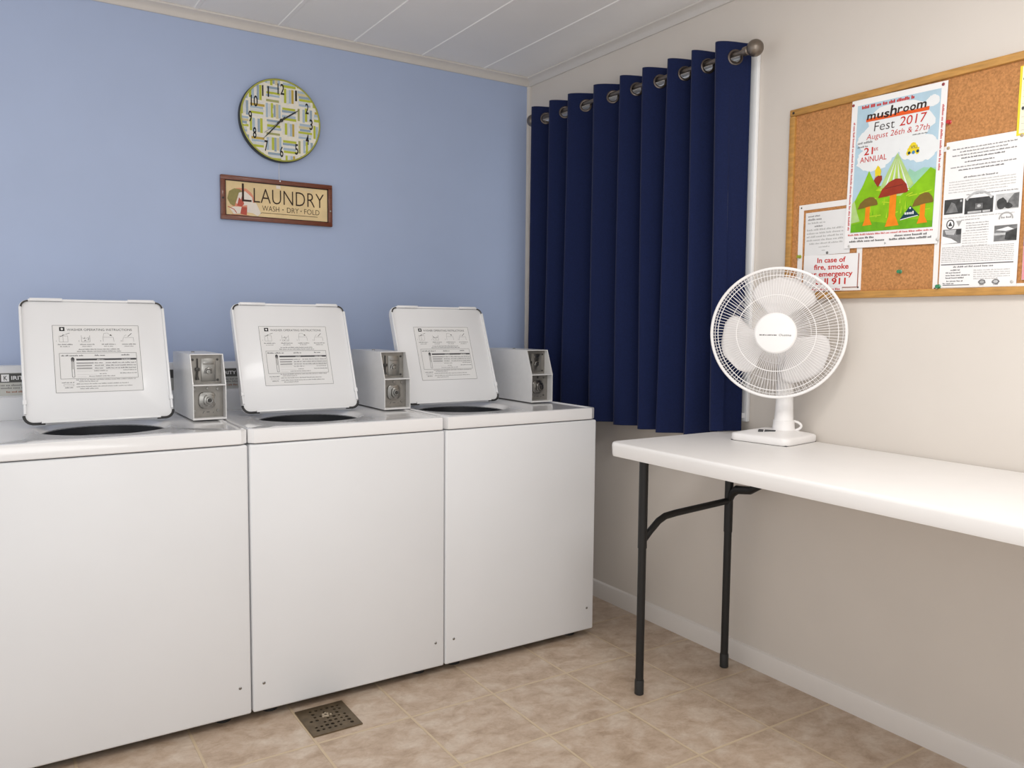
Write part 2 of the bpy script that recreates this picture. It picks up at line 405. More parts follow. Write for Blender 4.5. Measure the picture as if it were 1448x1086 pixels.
def label_art(Lw, Lh, M):
    A = Art(M)
    u0, u1, v1, v0 = -0.29 * Lw, 0.30 * Lw, 0.785 * Lh, 0.235 * Lh
    W, H = u1 - u0, v1 - v0
    X = lambda t: u0 + t * W
    Y = lambda t: v1 - t * H
    A.rect(u0, v0, u1, v1, PAPERB, 1)
    A.outline(u0, v0, u1, v1, 0.0011, GREY, 2)
    A.rect(X(.075), Y(.085), X(.135), Y(.025), INK, 2); A.disc(X(.105), Y(.055), .0035, .0035, WHITE, 3, 10)
    A.text('WASHER OPERATING INSTRUCTIONS', X(.16), Y(.082), 0.0078, DGREY, W * .76, 'l', lv=2)
    for i, t in enumerate((.11, .36, .61, .85)):
        x0, y0, w_, h_ = X(t - .04), Y(.25), W * .12, H * .1
        if i == 0:
            A.outline(x0, y0, x0 + w_ * .8, y0 + h_ * .9, .0007, GREY, 2); A.line([(x0 + w_ * .35, y0), (x0 + w_ * .35, y0 + h_ * 1.2)], .0007, GREY, 2); A.line([(x0 + w_ * .1, y0 + h_ * .8), (x0 + w_ * .5, y0 + h_ * 1.1)], .0016, INK, 2); A.line([(x0 + w_ * .6, y0 + h_ * 1.15), (x0 + w_, y0 + h_ * 1.35)], .0012, DGREY, 2)
        elif i == 1:
            A.line([(x0, y0 + h_), (x0, y0), (x0 + w_ * .8, y0), (x0 + w_ * .8, y0 + h_)], .0008, GREY, 2)
            for q in range(7): A.disc(x0 + R.uniform(.1, .7) * w_, y0 + R.uniform(.1, .7) * h_, .0018, .0014, LGREY if q % 2 else DGREY, 2, 6)
            A.line([(x0, y0 + h_ * .6), (x0 + w_ * .4, y0 + h_ * .5), (x0 + w_ * .8, y0 + h_ * .75)], .0007, GREY, 2)
        elif i == 2:
            A.line([(x0, y0), (x0, y0 + h_ * .7), (x0 + w_, y0 + h_ * .7), (x0 + w_ * 1.05, y0)], .0007, GREY, 2); A.line([(x0, y0 + h_ * .7), (x0 + w_ * .1, y0 + h_ * 1.3), (x0 + w_ * .45, y0 + h_ * 1.35), (x0 + w_ * .7, y0 + h_ * 1.05)], .0007, GREY, 2); A.poly([(x0 + w_ * .65, y0 + h_ * .95), (x0 + w_ * .9, y0 + h_ * .9), (x0 + w_ * .75, y0 + h_ * 1.15)], INK, 2)
        else:
            A.line([(x0 - .003, y0), (x0, y0 + h_ * .65), (x0 + w_, y0 + h_ * .65), (x0 + w_ * 1.02, y0)], .0007, GREY, 2); A.line([(x0 + w_ * .45, y0 + h_ * .8), (x0 + w_ * .85, y0 + h_ * 1.3)], .0016, INK, 2); A.line([(x0 + w_ * .05, y0 + h_ * .8), (x0 + w_ * .3, y0 + h_ * 1.1)], .0007, GREY, 2)
        A.text(str(i + 1), X(t - .075), y0 + .001, .004, DGREY, align='l')
        A.micro(X(t - .06), X(t + .11), Y(.295), .0034, DGREY); A.micro(X(t - .035), X(t + .075), Y(.325), .003, GREY)
    A.micro(X(.28), X(.76), Y(.37), .0032, DGREY); A.micro(X(.26), X(.78), Y(.40), .0032, DGREY)
    A.outline(X(.06), Y(.80), X(.95), Y(.42), .0011, GREY, 2)
    A.micro(X(.08), X(.33), Y(.465), .0046, DGREY); A.micro(X(.46), X(.58), Y(.465), .0046, DGREY); A.micro(X(.77), X(.87), Y(.462), .0046, DGREY)
    A.rect(X(.245), Y(.53), X(.945), Y(.503), DGREY, 2)
    A.micro(X(.48), X(.57), Y(.526), .0028, WHITE, 3); A.micro(X(.77), X(.88), Y(.526), .0028, WHITE, 3)
    for k, t in enumerate((.575, .615, .655)):
        A.rect(X(.245), Y(t), X(.42 + .02 * (k == 0)), Y(t - .012), GREY, 2); A.micro(X(.45), X(.56), Y(t), .0034, DGREY); A.micro(X(.58), X(.94), Y(t), .0034, DGREY)
        A.line([(X(.245), Y(t + .016)), (X(.94), Y(t + .016))], .0005, LGREY, 2)
    for t, a, b_ in ((.695, .44, .6), (.74, .5, .58), (.775, .38, .68)):
        A.line([(X(.245), Y(t)), (X(a - .03), Y(t))], .0005, LGREY, 2); A.micro(X(a), X(b_), Y(t), .0032, GREY)
    A.micro(X(.78), X(.94), Y(.69), .003, GREY); A.micro(X(.74), X(.94), Y(.735), .003, DGREY)
    A.disc(X(.205), Y(.515), .0052, .008, DGREY, 2, 14); A.outline(X(.19), Y(.775), X(.218), Y(.52), .0014, GREY, 2); A.rect(X(.198), Y(.66), X(.208), Y(.53), LGREY, 3)
    A.micro(X(.23), X(.92), Y(.825), .0032, GREY); A.micro(X(.26), X(.48), Y(.85), .003, GREY)
    A.micro(X(.23), X(.83), Y(.885), .0032, GREY); A.micro(X(.23), X(.88), Y(.925), .0032, GREY); A.micro(X(.27), X(.48), Y(.955), .0032, GREY)
    A.micro(X(.07), X(.21), Y(.86), .0032, DGREY); A.outline(X(.09), Y(.905), X(.2), Y(.88), .0006, GREY, 2); A.micro(X(.1), X(.19), Y(.935), .0032, DGREY)
    return A

LID_W, LID_SB, LID_H = 0.42, 0.15, 0.377
def washer(i, xr, lidc, boxx, boxy):
    """xr: right side, lidc: lid centre x, boxx: coin box right x, boxy: its front y"""
    X0 = xr - MW / 2; root = empty('washing_machine', (X0, -0.6, 0))
    tag(root, LABELS[i], 'washing machine', 'coin washers in a row against the blue wall')
    T = Matrix.Translation((-X0, 0.6, 0))             # world -> local
    def add(name, bm, m, parent=root, **k):
        bmesh.ops.transform(bm, matrix=T, verts=bm.verts[:])
        return obj(name, bm, m, parent, **k)
    xl = xr - MW
    bm = nb(); box(bm, xl, xr, FY, BY, 0.03, 0.8665, 0.007, 3); cab = add('cabinet', bm, ENAMEL)
    for sx in ((xl + .034, xr - .034) if i else (xr - .034,)):
        bm = nb(); Mx = frame((sx, FY + .0005, .119), (1, 0, 0), (0, 0, 1), (0, -1, 0)); lathe(bm, [(0.0048, 0), (0.0045, .0015), (.003, .0028), (0, .0032)], 12, Mx); add('screw', bm, CHROME, cab)
    for sx in (xl + .07, xr - .07):
        for sy in (FY + .07, BY - .07):
            bm = nb(); lathe(bm, [(0, 0), (.024, 0), (.024, .012), (.012, .016), (.012, .032)], 16, Matrix.Translation((sx, sy, 0))); add('foot', bm, BLACKP)
    bm = nb(); box(bm, xl + .012, xr - .012, FY + .040, BY - .01, .018, .0305); add('gap_shade', bm, BLACKP, cab)  # near-black slab added to deepen the shade in the gap under the cabinet
    # top deck with its round opening
    c = Vector((lidc, -0.655)); cl = c - Vector((X0, 0))
    rings = []
    def rr_(ins, z, rad): rings.append([(p.x + X0, p.y, z) for p in loop_rect(MW / 2 - ins, FY + ins, BY - ins, rad, cl)])
    def cc_(rad, z): rings.append([(c.x + rad * math.cos(2 * PI * k / 120), c.y + rad * math.sin(2 * PI * k / 120), z) for k in range(120)])
    rr_(.002, .8695, .008); rr_(0, .872, .009); rr_(0, .908, .009); rr_(.0015, .9122, .009); rr_(.005, .914, .009); rr_(.014, .914, .008); rr_(.019, .9105, .006)
    cc_(.196, .9105); cc_(.190, .9090); cc_(.184, .906); cc_(.178, .902); cc_(.173, .898); cc_(.170, .893)
    bm = nb(); V = [[bm.verts.new(p) for p in rg] for rg in rings]
    for A, B in zip(V, V[1:]):
        for k in range(120): bm.faces.new((A[k], A[(k + 1) % 120], B[(k + 1) % 120], B[k]))
    bmesh.ops.recalc_face_normals(bm, faces=bm.faces[:]); add('top_deck', bm, DECKW)
    bm = nb();     lathe(bm, [(.1705, .895), (.1695, .62), (.14, .56), (.0, .55)], 60, Matrix.Translation((c.x, c.y, 0)))
    add('wash_tub', bm, TUBM, cab)
    # lid
    L = math.hypot(LID_SB, LID_H)
    M = frame((lidc, -0.600, 0.923), (1, 0, 0), (0, LID_SB, LID_H), (0, -LID_H, LID_SB))
    bm = nb(); prism(bm, rrect(LID_W, L, .026, 8, 0, L / 2), -.020, 0.0, M, .004); lid = add('lid', bm, LIDW)
    bm = nb(); e = .0035
    hwl = LID_W / 2
    def bar(p, q, w_, h_):
        a = Vector(p); d = Vector(q) - a; n = Vector((-d.y, d.x)).normalized() * w_ / 2; b2 = a + d
        prism(bm, [tuple(a - n), tuple(b2 - n), tuple(b2 + n), tuple(a + n)], -.001, h_, M, .0015)
    bar((-hwl + .026, L - e), (hwl - .026, L - e), .007, .007); bar((-hwl + .03, L - e + .001), (-hwl + .12, L - e + .001), .009, .010); bar((hwl - .11, L - e + .001), (hwl - .03, L - e + .001), .009, .010)
    bar((-hwl + e, .03), (-hwl + e, L - .026), .007, .007); bar((hwl - e, .03), (hwl - e, L - .026), .007, .007)
    bar((-hwl + .045, e), (hwl - .04, e), .008, .008)
    for q in (-1, 1): bar((q * (hwl - e), .06), (q * (hwl - e), .075), .011, .009)
    add('lid_rim', bm, LIDW, lid)
    for sx, y0, a0, a1, nm in ((-1, L - .026, PI / 2, PI, 'corner_clip'), (1, L - .026, 0, PI / 2, 'corner_clip'), (-1, .026, PI, 1.5 * PI, 'lid_hinge'), (1, .026, 1.5 * PI, 2 * PI, 'lid_hinge')):
        bm = nb(); hinge = nm == 'lid_hinge'; rad = .026 if hinge else .020; cxx = sx * (hwl - .026)
        pts = [(cxx + rad * math.cos(a0 + (a1 - a0) * k / 8), y0 + rad * math.sin(a0 + (a1 - a0) * k / 8), .0035 if not hinge else .001) for k in range(9)]
        if hinge: pts = pts + [(sx * (hwl - .055), 0.0, .001)] if sx < 0 else [(sx * (hwl - .05), 0.0, .001)] + pts
        tube(bm, pts, .0026 if not hinge else .0042, 8, M=M); add(nm, bm, STEELD if not hinge else BLACKP, lid)
    A = label_art(LID_W, L, T @ M @ Matrix.Translation((0, 0, .0004))); A.build('instruction_label', lid)['label'] = 'printed white instruction label'
    # control console at the back
    prof = [(-.345, .9108), (-.338, .972), (-.330, .984), (-.318, .986), (-.296, 1.077), (-.290, 1.084), (-.262, 1.086), (-.252, 1.078), (BY + .002, .9108)]
    bm = nb(); a = [bm.verts.new((xl + .004, p, q)) for p, q in prof]; b_ = [bm.verts.new((xr - .004, p, q)) for p, q in prof]; n = len(prof)
    for k in range(n): bm.faces.new((a[k], a[(k + 1) % n], b_[(k + 1) % n], b_[k]))
    bm.faces.new(a); bm.faces.new(b_[::-1]); bmesh.ops.recalc_face_normals(bm, faces=bm.faces[:]); con = add('control_console', bm, ENAMEL, smooth=35)
    Mc = frame((X0, -.318, .986), (1, 0, 0), (0, .022, .091), (0, -.091, .022))
    A = Art(T @ Mc @ Matrix.Translation((0, 0, .0005))); hwc = MW / 2 - .03
    SIL = mat('console_silver', (186, 186, 180), .4, metal=.2, noise=.05, nscale=50); CHAR = flatmat('charcoal', (84, 84, 82))
    A.rect(-hwc, .002, hwc, .078, SIL, 1); A.rect(-hwc, .046, hwc, .076, CHAR, 2)
    A.rect(-hwc + .022, .049, -hwc + .044, .073, WHITE, 3); A.text('K', -hwc + .034, .054, .014, CHAR, .010, bold=.02, lv=4)
    A.text('IRITY', -hwc + .050, .055, .012, WHITE, .048, 'l', bold=.02, lv=3)
    for v in (.034, .025): A.micro(-hwc + .02, -hwc + .12, v, .006, GREY, 2)
    A.micro(-hwc + .035, -hwc + .10, .012, .006, flatmat('rust', (150, 96, 70)), 2)
    for kx in (.12, .2): A.ring(kx, .045, .018, .003, DGREY, 3); A.disc(kx, .045, .014, .014, SIL, 4)
    A.build('console_panel', con)['label'] = 'silver and charcoal printed panel'
    # coin meter box
    bx1, bx0, y0, y1 = boxx, boxx - .105, boxy, -.352
    zb, zm, zt, sb = .916, 1.030, 1.129, .038; wt = .0028
    side = [(y1, zb), (y0, zb), (y0, zm), (y0 + sb, zt), (y1, zt)]
    bm = nb()
    def sideplate(xa, xb):
        t = bmesh.new(); a = [t.verts.new((xa, p, q)) for p, q in side]; b2 = [t.verts.new((xb, p, q)) for p, q in side]; m = len(side)
        t.faces.new(a); t.faces.new(b2[::-1])
        for k in range(m): t.faces.new((a[k], a[(k + 1) % m], b2[(k + 1) % m], b2[k]))
        bmesh.ops.recalc_face_normals(t, faces=t.faces[:]); merge(bm, t)
    sideplate(bx0, bx0 + wt); sideplate(bx1 - wt, bx1)
    i0, i1 = bx0 + wt, bx1 - wt
    box(bm, i0, i1, y0 + sb, y1, zt - wt, zt); box(bm, i0, i1, y0, y1, zb, zb + .006); box(bm, i0, i1, y1 - wt, y1, zb + .006, zt - wt)
    box(bm, i0, i1, y0 + .0005, y0 + .06, zm - .003, zm + .0005)
    cb = add('coin_box', bm, METERW, smooth=20); cb['label'] = 'white steel coin meter box'
    bm = nb(); lathe(bm, [(.006, 0), (.0055, .003), (0, .004)], 12, Matrix.Translation(((bx0 + bx1) / 2 - .01, y0 + .2, zt))); add('top_rivet', bm, CHROME, cb)
    # recessed upper coin plate (leaning) and lower lock plate
    dU = Vector((0, 0, 1)); nU = Vector((0, -1, 0))
    oU = Vector(((i0 + i1) / 2, y0 + .056, zm)); hU = zt - zm; wU = i1 - i0
    MU = frame(oU, (1, 0, 0), dU, nU)
    bm = nb(); box(bm, -wU / 2 + .0003, wU / 2 - .0003, .0008, hU - wt - .0004, -.003, 0, M=MU); cp = add('coin_plate', bm, STEEL, cb, smooth=0)
    bm = nb(); box(bm, -.014, .032, .008, .083, 0, .003, .001, M=MU); box(bm, -.008, .026, .064, .076, .003, .0045, .0005, M=MU)
    tube(bm, [(-.003, .034, .005), (.0, .047, .006), (.008, .051, .007), (.017, .047, .006), (.019, .034, .005)], .003, 8, M=MU)
    lathe(bm, [(.008, .003), (.007, .009), (0, .010)], 14, MU @ Matrix.Translation((.008, .040, 0))); add('coin_slot', bm, CHROME, cp)
    bm = nb(); tube(bm, [(-.026, .084, .004), (-.026, .05, .005)], .0022, 8, M=MU); box(bm, -.034, -.020, .043, .054, 0, .012, .002, M=MU)
    tube(bm, [(-.027, .044, .008), (-.029, .028, .010), (-.028, .014, .010)], [.003, .0035, .006], 10, M=MU); add('coin_lever', bm, STEELD, cp)
    for px_, py_ in ((-.040, .080), (.038, .080), (.038, .012)):
        bm = nb(); lathe(bm, [(.0042, 0), (.0036, .002), (0, .0028)], 10, MU @ Matrix.Translation((px_, py_, 0))); add('bolt', bm, STEELD, cp)
    ML = frame(((i0 + i1) / 2, y0 + .034, zb + .006), (1, 0, 0), (0, 0, 1), (0, -1, 0)); hL = zm - zb - .010
    bm = nb(); box(bm, -wU / 2 + .0003, wU / 2 - .0003, 0.0005, hL - .0005, -.003, 0, M=ML); lp = add('lock_plate', bm, STEEL, cb, smooth=0)
    bm = nb(); prism(bm, rrect(.052, .052, .014, 6, -.002, .056), 0, .008, ML, .003); prism(bm, rrect(.034, .036, .011, 6, .003, .055), .008, .016, ML, .003)
    lathe(bm, [(.013, .016), (.012, .021), (.009, .0215), (.0085, .019), (.005, .0185), (.004, .0215), (0, .022)], 24, ML @ Matrix.Translation((.004, .055, 0)))
    add('vault_lock', bm, CHROME, lp)
    bm = nb(); lathe(bm, [(.0058, .0190), (.0056, .0226), (0, .0228)], 16, ML @ Matrix.Translation((.004, .055, 0))); add('keyhole', bm, STEELD, lp)
    for px_, py_ in ((-.042, .092), (.032, .092), (-.042, .02), (.032, .02), (.0, .094)):
        bm = nb(); lathe(bm, [(.0048, 0), (.004, .0025), (0, .003)], 10, ML @ Matrix.Translation((px_, py_, 0))); add('bolt', bm, CHROME, lp)
    A = Art(T @ ML @ Matrix.Translation((0, 0, .0003))); A.line([(-.016, .012), (-.011, .02)], .0016, DGREY); A.line([(-.004, .016), (.006, .016)], .0022, DGREY); A.line([(.016, .013), (.019, .015)], .002, DGREY); A.build('stamped_marks', lp)
    return root

washer(0, -1.6500, -2.003, -1.642, -.672)
washer(1, -0.9800, -1.360, -0.974, -.672)
washer(2, -0.3100, -0.748, -0.338, -.698)

# ------------------------------------------------------------------ floor drain
dr = empty('floor_drain', (-1.442, -1.054, 0)); hx, hy = .078, .089
bm = nb(); n = 7; mg = .016
cw, ch = (2 * hx - 2 * mg) / n, (2 * hy - 2 * mg) / n
z1 = .0045
def quad(bm, a, b_, c, d): bm.faces.new([bm.verts.new(p) for p in (a, b_, c, d)])
for (a, b_, c, d) in ((-hx, hx, -hy, -hy + mg), (-hx, hx, hy - mg, hy), (-hx, -hx + mg, -hy + mg, hy - mg), (hx - mg, hx, -hy + mg, hy - mg)):
    quad(bm, (a, c, z1), (b_, c, z1), (b_, d, z1), (a, d, z1))
for i in range(n):
    for j in range(n):
        x0, y0 = -hx + mg + i * cw, -hy + mg + j * ch; xc, yc = x0 + cw / 2 + R.uniform(-.001, .001), y0 + ch / 2 + R.uniform(-.001, .001)
        if R.random() < .1: quad(bm, (x0, y0, z1), (x0 + cw, y0, z1), (x0 + cw, y0 + ch, z1), (x0, y0 + ch, z1)); continue
        rad = R.uniform(.0042, .0062); S = []; C = []; Dn = []
        for k in range(16):
            a = 2 * PI * k / 16 + PI / 4; dx, dy = math.cos(a), math.sin(a); s_ = 1 / max(abs(dx), abs(dy))
            S.append(bm.verts.new((x0 + cw / 2 + dx * s_ * cw / 2, y0 + ch / 2 + dy * s_ * ch / 2, z1)))
            C.append(bm.verts.new((xc + rad * dx, yc + rad * dy, z1))); Dn.append(bm.verts.new((xc + rad * dx, yc + rad * dy, .0015)))
        for k in range(16):
            q = (k + 1) % 16; bm.faces.new((S[k], S[q], C[q], C[k])); bm.faces.new((C[k], C[q], Dn[q], Dn[k]))
for (p, q) in (((-hx, -hy), (hx, -hy)), ((hx, -hy), (hx, hy)), ((hx, hy), (-hx, hy)), ((-hx, hy), (-hx, -hy))):
    quad(bm, (p[0], p[1], 0), (q[0], q[1], 0), (q[0], q[1], z1), (p[0], p[1], z1))
bmesh.ops.remove_doubles(bm, verts=bm.verts[:], dist=1e-5); bmesh.ops.recalc_face_normals(bm, faces=bm.faces[:])
obj('grate', bm, BRONZE, dr, smooth=0)
bm = nb(); box(bm, -hx + .004, hx - .004, -hy + .004, hy - .004, 0.0003, .0013); obj('sump', bm, SUMP, dr, smooth=0)
bm = nb()
for k in range(9):
    a = R.uniform(0, 6.28); d = R.uniform(0, .018)
    lathe(bm, [(.004, 0), (.0035, .003), (0, .0045)], 7, Matrix.Translation((d * math.cos(a), .012 + d * math.sin(a), z1)))
obj('debris', bm, mat('lint', (170, 156, 136), .9, noise=.2, nscale=80), dr)
tag(dr, 'square bronze floor drain grate set in the tiles before the middle washer', 'drain')

# ------------------------------------------------------------------ clock
ck = empty('wall_clock', (-1.251, 0, 2.0625)); CR = .168; T_ = .034
Mk = frame((0, 0, 0), (1, 0, 0), (0, 0, 1), (0, -1, 0))
bm = nb(); lathe(bm, [(0, .0), (CR - .004, .0), (CR, .004), (CR, T_ - .006), (CR - .002, T_ - .002)], 96, Mk); obj('clock_case', bm, CLOCKSIDE, ck)
bm = nb(); lathe(bm, [(CR - .002, T_ - .002), (CR - .004, T_), (CR - .007, T_), (CR - .0085, T_ - .003)], 96, Mk); obj('clock_rim', bm, CLOCKRIM, ck)
A = Art(Mk @ Matrix.Translation((0, 0, T_ - .0035)))
FC = {k: flatmat(k, v, .5, noise=.03, nscale=90) for k, v in dict(cream=(236, 231, 216), ivory=(228, 226, 220), lime=(186, 192, 66), olive=(170, 170, 112), sky=(172, 190, 206), slate=(150, 168, 184), tan=(214, 202, 158), mustard=(194, 166, 72), fog=(212, 216, 216)).items()}
rf = CR - .008
circ = [(rf * math.cos(2 * PI * k / 72), rf * math.sin(2 * PI * k / 72)) for k in range(72)]
A.poly(circ, FC['cream'], 1)
def clip(poly):
    for k in range(72):
        (ax, ay), (bx_, by_) = circ[k], circ[(k + 1) % 72]; out = []
        ins = lambda p: (bx_ - ax) * (p[1] - ay) - (by_ - ay) * (p[0] - ax) >= 0
        for i in range(len(poly)):
            p, q = poly[i], poly[(i + 1) % len(poly)]; ip, iq = ins(p), ins(q)
            if ip: out.append(p)
            if ip != iq:
                dp = (bx_ - ax) * (p[1] - ay) - (by_ - ay) * (p[0] - ax); dq = (bx_ - ax) * (q[1] - ay) - (by_ - ay) * (q[0] - ax); t = dp / (dp - dq)
                out.append((p[0] + t * (q[0] - p[0]), p[1] + t * (q[1] - p[1])))
        poly = out
        if len(poly) < 3: return None
    return poly
def crect(u0, v0, u1, v1, m, lv):
    p = clip([(u0, v0), (u1, v0), (u1, v1), (u0, v1)])
    if p: A.poly(p, m, lv)
seqs = [['lime', 'sky', 'ivory', 'slate', 'lime', 'cream'], ['sky', 'fog', 'lime', 'slate', 'tan', 'sky'], ['ivory', 'lime', 'fog', 'sky', 'mustard', 'ivory'], ['olive', 'cream', 'sky', 'lime', 'fog', 'slate']]
bs = .066
for i in range(-3, 3):
    for j in range(-3, 3):
        cx0, cy0 = i * bs + .034 - .001 * j, j * bs + .034
        hor = (i + j) % 2 == 0; sq = seqs[(i * 3 + j * 2) % 4]
        for k in range(6):
            t0, t1 = -.031 + k * .0104, -.031 + k * .0104 + R.uniform(.0085, .0104); e0, e1 = -.031 + R.uniform(0, .008), .031 - R.uniform(0, .008)
            if hor: crect(cx0 + e0, cy0 + t0, cx0 + e1, cy0 + t1, FC[sq[k]], 2)
            else: crect(cx0 + t0, cy0 + e0, cx0 + t1, cy0 + e1, FC[sq[k]], 2)
        if R.random() < .5:
            q = R.uniform(-.02, .0)
            if hor: crect(cx0 + q, cy0 - .003, cx0 + q + .02, cy0 + .001, FC['ivory'], 3)
            else: crect(cx0 - .003, cy0 + q, cx0 + .001, cy0 + q + .02, FC['ivory'], 3)
fp = A.build('clock_face', ck); fp['label'] = 'lime, blue and cream patchwork dial'
for h in range(1, 13):
    A = Art(Mk @ Matrix.Translation((0, 0, T_ - .0026)))
    a = PI / 2 - h * PI / 6; rn = .126
    wn_ = .014 if h < 10 and h != 1 else (.008 if h == 1 else .028)
    A.text(str(h), rn * math.cos(a), rn * math.sin(a) - .021, .042, INK, wn_, 'c', bold=.014, lv=1)
    A.build('numeral', fp)
def hand(name, du, dv, w_, z):
    A = Art(Mk @ Matrix.Translation((0, 0, z))); d = math.hypot(du, dv); nx, ny = -dv / d, du / d
    bm = nb(); ux, uy = du / d, dv / d
    pl = [(-ux * .022 - nx * w_ * .5, -uy * .022 - ny * w_ * .5), (nx * -w_ * .9, ny * -w_ * .9), (du * .7 - nx * w_ * .8, dv * .7 - ny * w_ * .8), (du, dv), (du * .7 + nx * w_ * .8, dv * .7 + ny * w_ * .8), (nx * w_ * .9, ny * w_ * .9), (-ux * .022 + nx * w_ * .5, -uy * .022 + ny * w_ * .5)]
    prism(bm, pl, z, z + .0012, Mk); obj(name, bm, BLACKP, ck, smooth=0)
hand('hour_hand', .078, .054, .0034, T_ - .0015); hand('minute_hand', -.078, -.086, .0029, T_ + .0002)
bm = nb(); tube(bm, [(0.02, .017, T_ + .0018), (-.070, -.058, T_ + .0018)], .0007, 6, M=Mk); obj('second_hand', bm, mat('olive_hand', (90, 92, 50), .5, noise=.05), ck)
bm = nb(); lathe(bm, [(.007, T_ - .0018), (.0068, T_ + .003), (.004, T_ + .004), (0, T_ + .0043)], 20, Mk); obj('hand_cap', bm, BLACKP, ck)
tag(ck, 'round wall clock with lime and blue patchwork dial above the laundry sign', 'clock')

# ------------------------------------------------------------------ laundry sign
sg = empty('wall_sign', (-1.262, 0, 1.734)); sw, sh, st = .464, .176, .02
bm = nb(); fw = .0175
MsB = frame((0, 0, 0), (1, 0, 0), (0, 0, 1), (0, -1, 0))
for (a, b_, c, d) in ((-sw / 2, sw / 2, sh / 2 - fw, sh / 2), (-sw / 2, sw / 2, -sh / 2, -sh / 2 + fw), (-sw / 2, -sw / 2 + fw, -sh / 2 + fw, sh / 2 - fw), (sw / 2 - fw, sw / 2, -sh / 2 + fw, sh / 2 - fw)):
    box(bm, a, b_, c, d, .003, st, .0015, M=MsB)
obj('sign_frame', bm, MAHOG, sg)
bm = nb(); box(bm, -sw / 2 + .001, sw / 2 - .001, -sh / 2 + .001, sh / 2 - .001, .0003, .004, M=MsB); obj('sign_backing', bm, MAHOGD, sg)
bm = nb()
for (a, b_, c, d) in ((-sw / 2 + fw, sw / 2 - fw, sh / 2 - fw - .0035, sh / 2 - fw), (-sw / 2 + fw, sw / 2 - fw, -sh / 2 + fw, -sh / 2 + fw + .0025), (-sw / 2 + fw, -sw / 2 + fw + .003, -sh / 2 + fw, sh / 2 - fw), (sw / 2 - fw - .003, sw / 2 - fw, -sh / 2 + fw, sh / 2 - fw)):
    box(bm, a, b_, c, d, .004, .0165, .0005, M=MsB)
obj('inner_moulding', bm, MAHOGD, sg)
A = Art(MsB @ Matrix.Translation((0, 0, .0125)))
pu, pv = sw / 2 - fw, sh / 2 - fw
A.rect(-pu, -pv, pu, pv, mat('sign_parchment', (230, 204, 154), .5, noise=.14, nscale=9), 1)
SOFT = flatmat('shell_pink', (224, 150, 122), noise=.06); KH = flatmat('khaki', (150, 140, 90), noise=.08); PK = flatmat('pale_cloth', (236, 226, 214), noise=.03); ROSE = flatmat('rose', (190, 92, 78), noise=.08); OCH = flatmat('sign_brown', (60, 44, 36))
A.disc(-.150, -.002, .052, .044, SOFT, 2, 26, .05)
A.poly([(-.206, -.004), (-.199, .025), (-.178, .038), (-.155, .036), (-.148, .028), (-.163, .012), (-.172, -.014), (-.178, -.034), (-.195, -.026)], KH, 3)
A.poly([(-.172, -.02), (-.160, .022), (-.135, .030), (-.108, .008), (-.104, -.012), (-.130, -.026), (-.155, -.03)], PK, 4)
A.poly([(-.168, -.03), (-.160, .004), (-.152, -.006), (-.148, .012), (-.140, -.022), (-.150, -.034)], ROSE, 5)
A.poly([(-.198, -.042), (-.182, -.064), (-.150, -.060), (-.144, -.034), (-.178, -.034)], PK, 5)
A.poly([(-.150, -.034), (-.128, -.034), (-.130, -.066), (-.156, -.062)], ROSE, 6)
A.poly([(-.128, -.012), (-.092, -.014), (-.072, -.054), (-.086, -.066), (-.106, -.056), (-.128, -.054)], PK, 6)
A.line([(-.205, -.036), (-.180, -.046), (-.17, -.06)], .003, ROSE, 6); A.line([(-.19, -.066), (-.12, -.066)], .002, SOFT, 6)
A.rect(-.008, .053, .010, .066, PK, 2); A.poly([(.09, .058), (.145, .05), (.15, .062), (.10, .067)], mat('parchment_glint', (230, 208, 166), .5, noise=.05), 2)
A.text('L', -.148, -.012, .074, OCH, .038, 'l', bold=-.008, lv=7)
A.text('LAUNDRY', -.101, -.012, .060, OCH, .297, 'l', bold=-.012, lv=7)
A.text('WASH', -.067, -.043, .022, OCH, .070, 'l', bold=-.012, lv=7); A.text('DRY', .036, -.043, .022, OCH, .050, 'l', bold=-.012, lv=7); A.text('FOLD', .110, -.043, .022, OCH, .066, 'l', bold=-.012, lv=7)
A.disc(.019, -.032, .0026, .0026, OCH, 7, 10); A.disc(.096, -.032, .0026, .0026, OCH, 7, 10)
A.line([(-.074, -.054), (-.068, -.051), (.168, -.051)], .0017, OCH, 7)
A.build('sign_picture', sg)
for sx, m in ((-1, BLACKP), (1, CHROME)):
    bm = nb(); lathe(bm, [(.0042, 0), (.0036, .002), (0, .003)], 12, MsB @ Matrix.Translation((sx * (sw / 2 - .008), -.004 - .018 * (sx > 0), st))); obj('screw', bm, m, sg)
bm = nb(); tube(bm, [(.006, .087, .012), (.007, .12, .004), (.009, .168, .002)], .0008, 6, M=MsB)
lathe(bm, [(.003, .0), (.003, .003), (0, .004)], 10, MsB @ Matrix.Translation((.006, .083, st))); obj('hanging_wire', bm, FANW, sg)
tag(sg, 'framed tan LLAUNDRY wash dry fold sign hanging below the clock', 'sign')

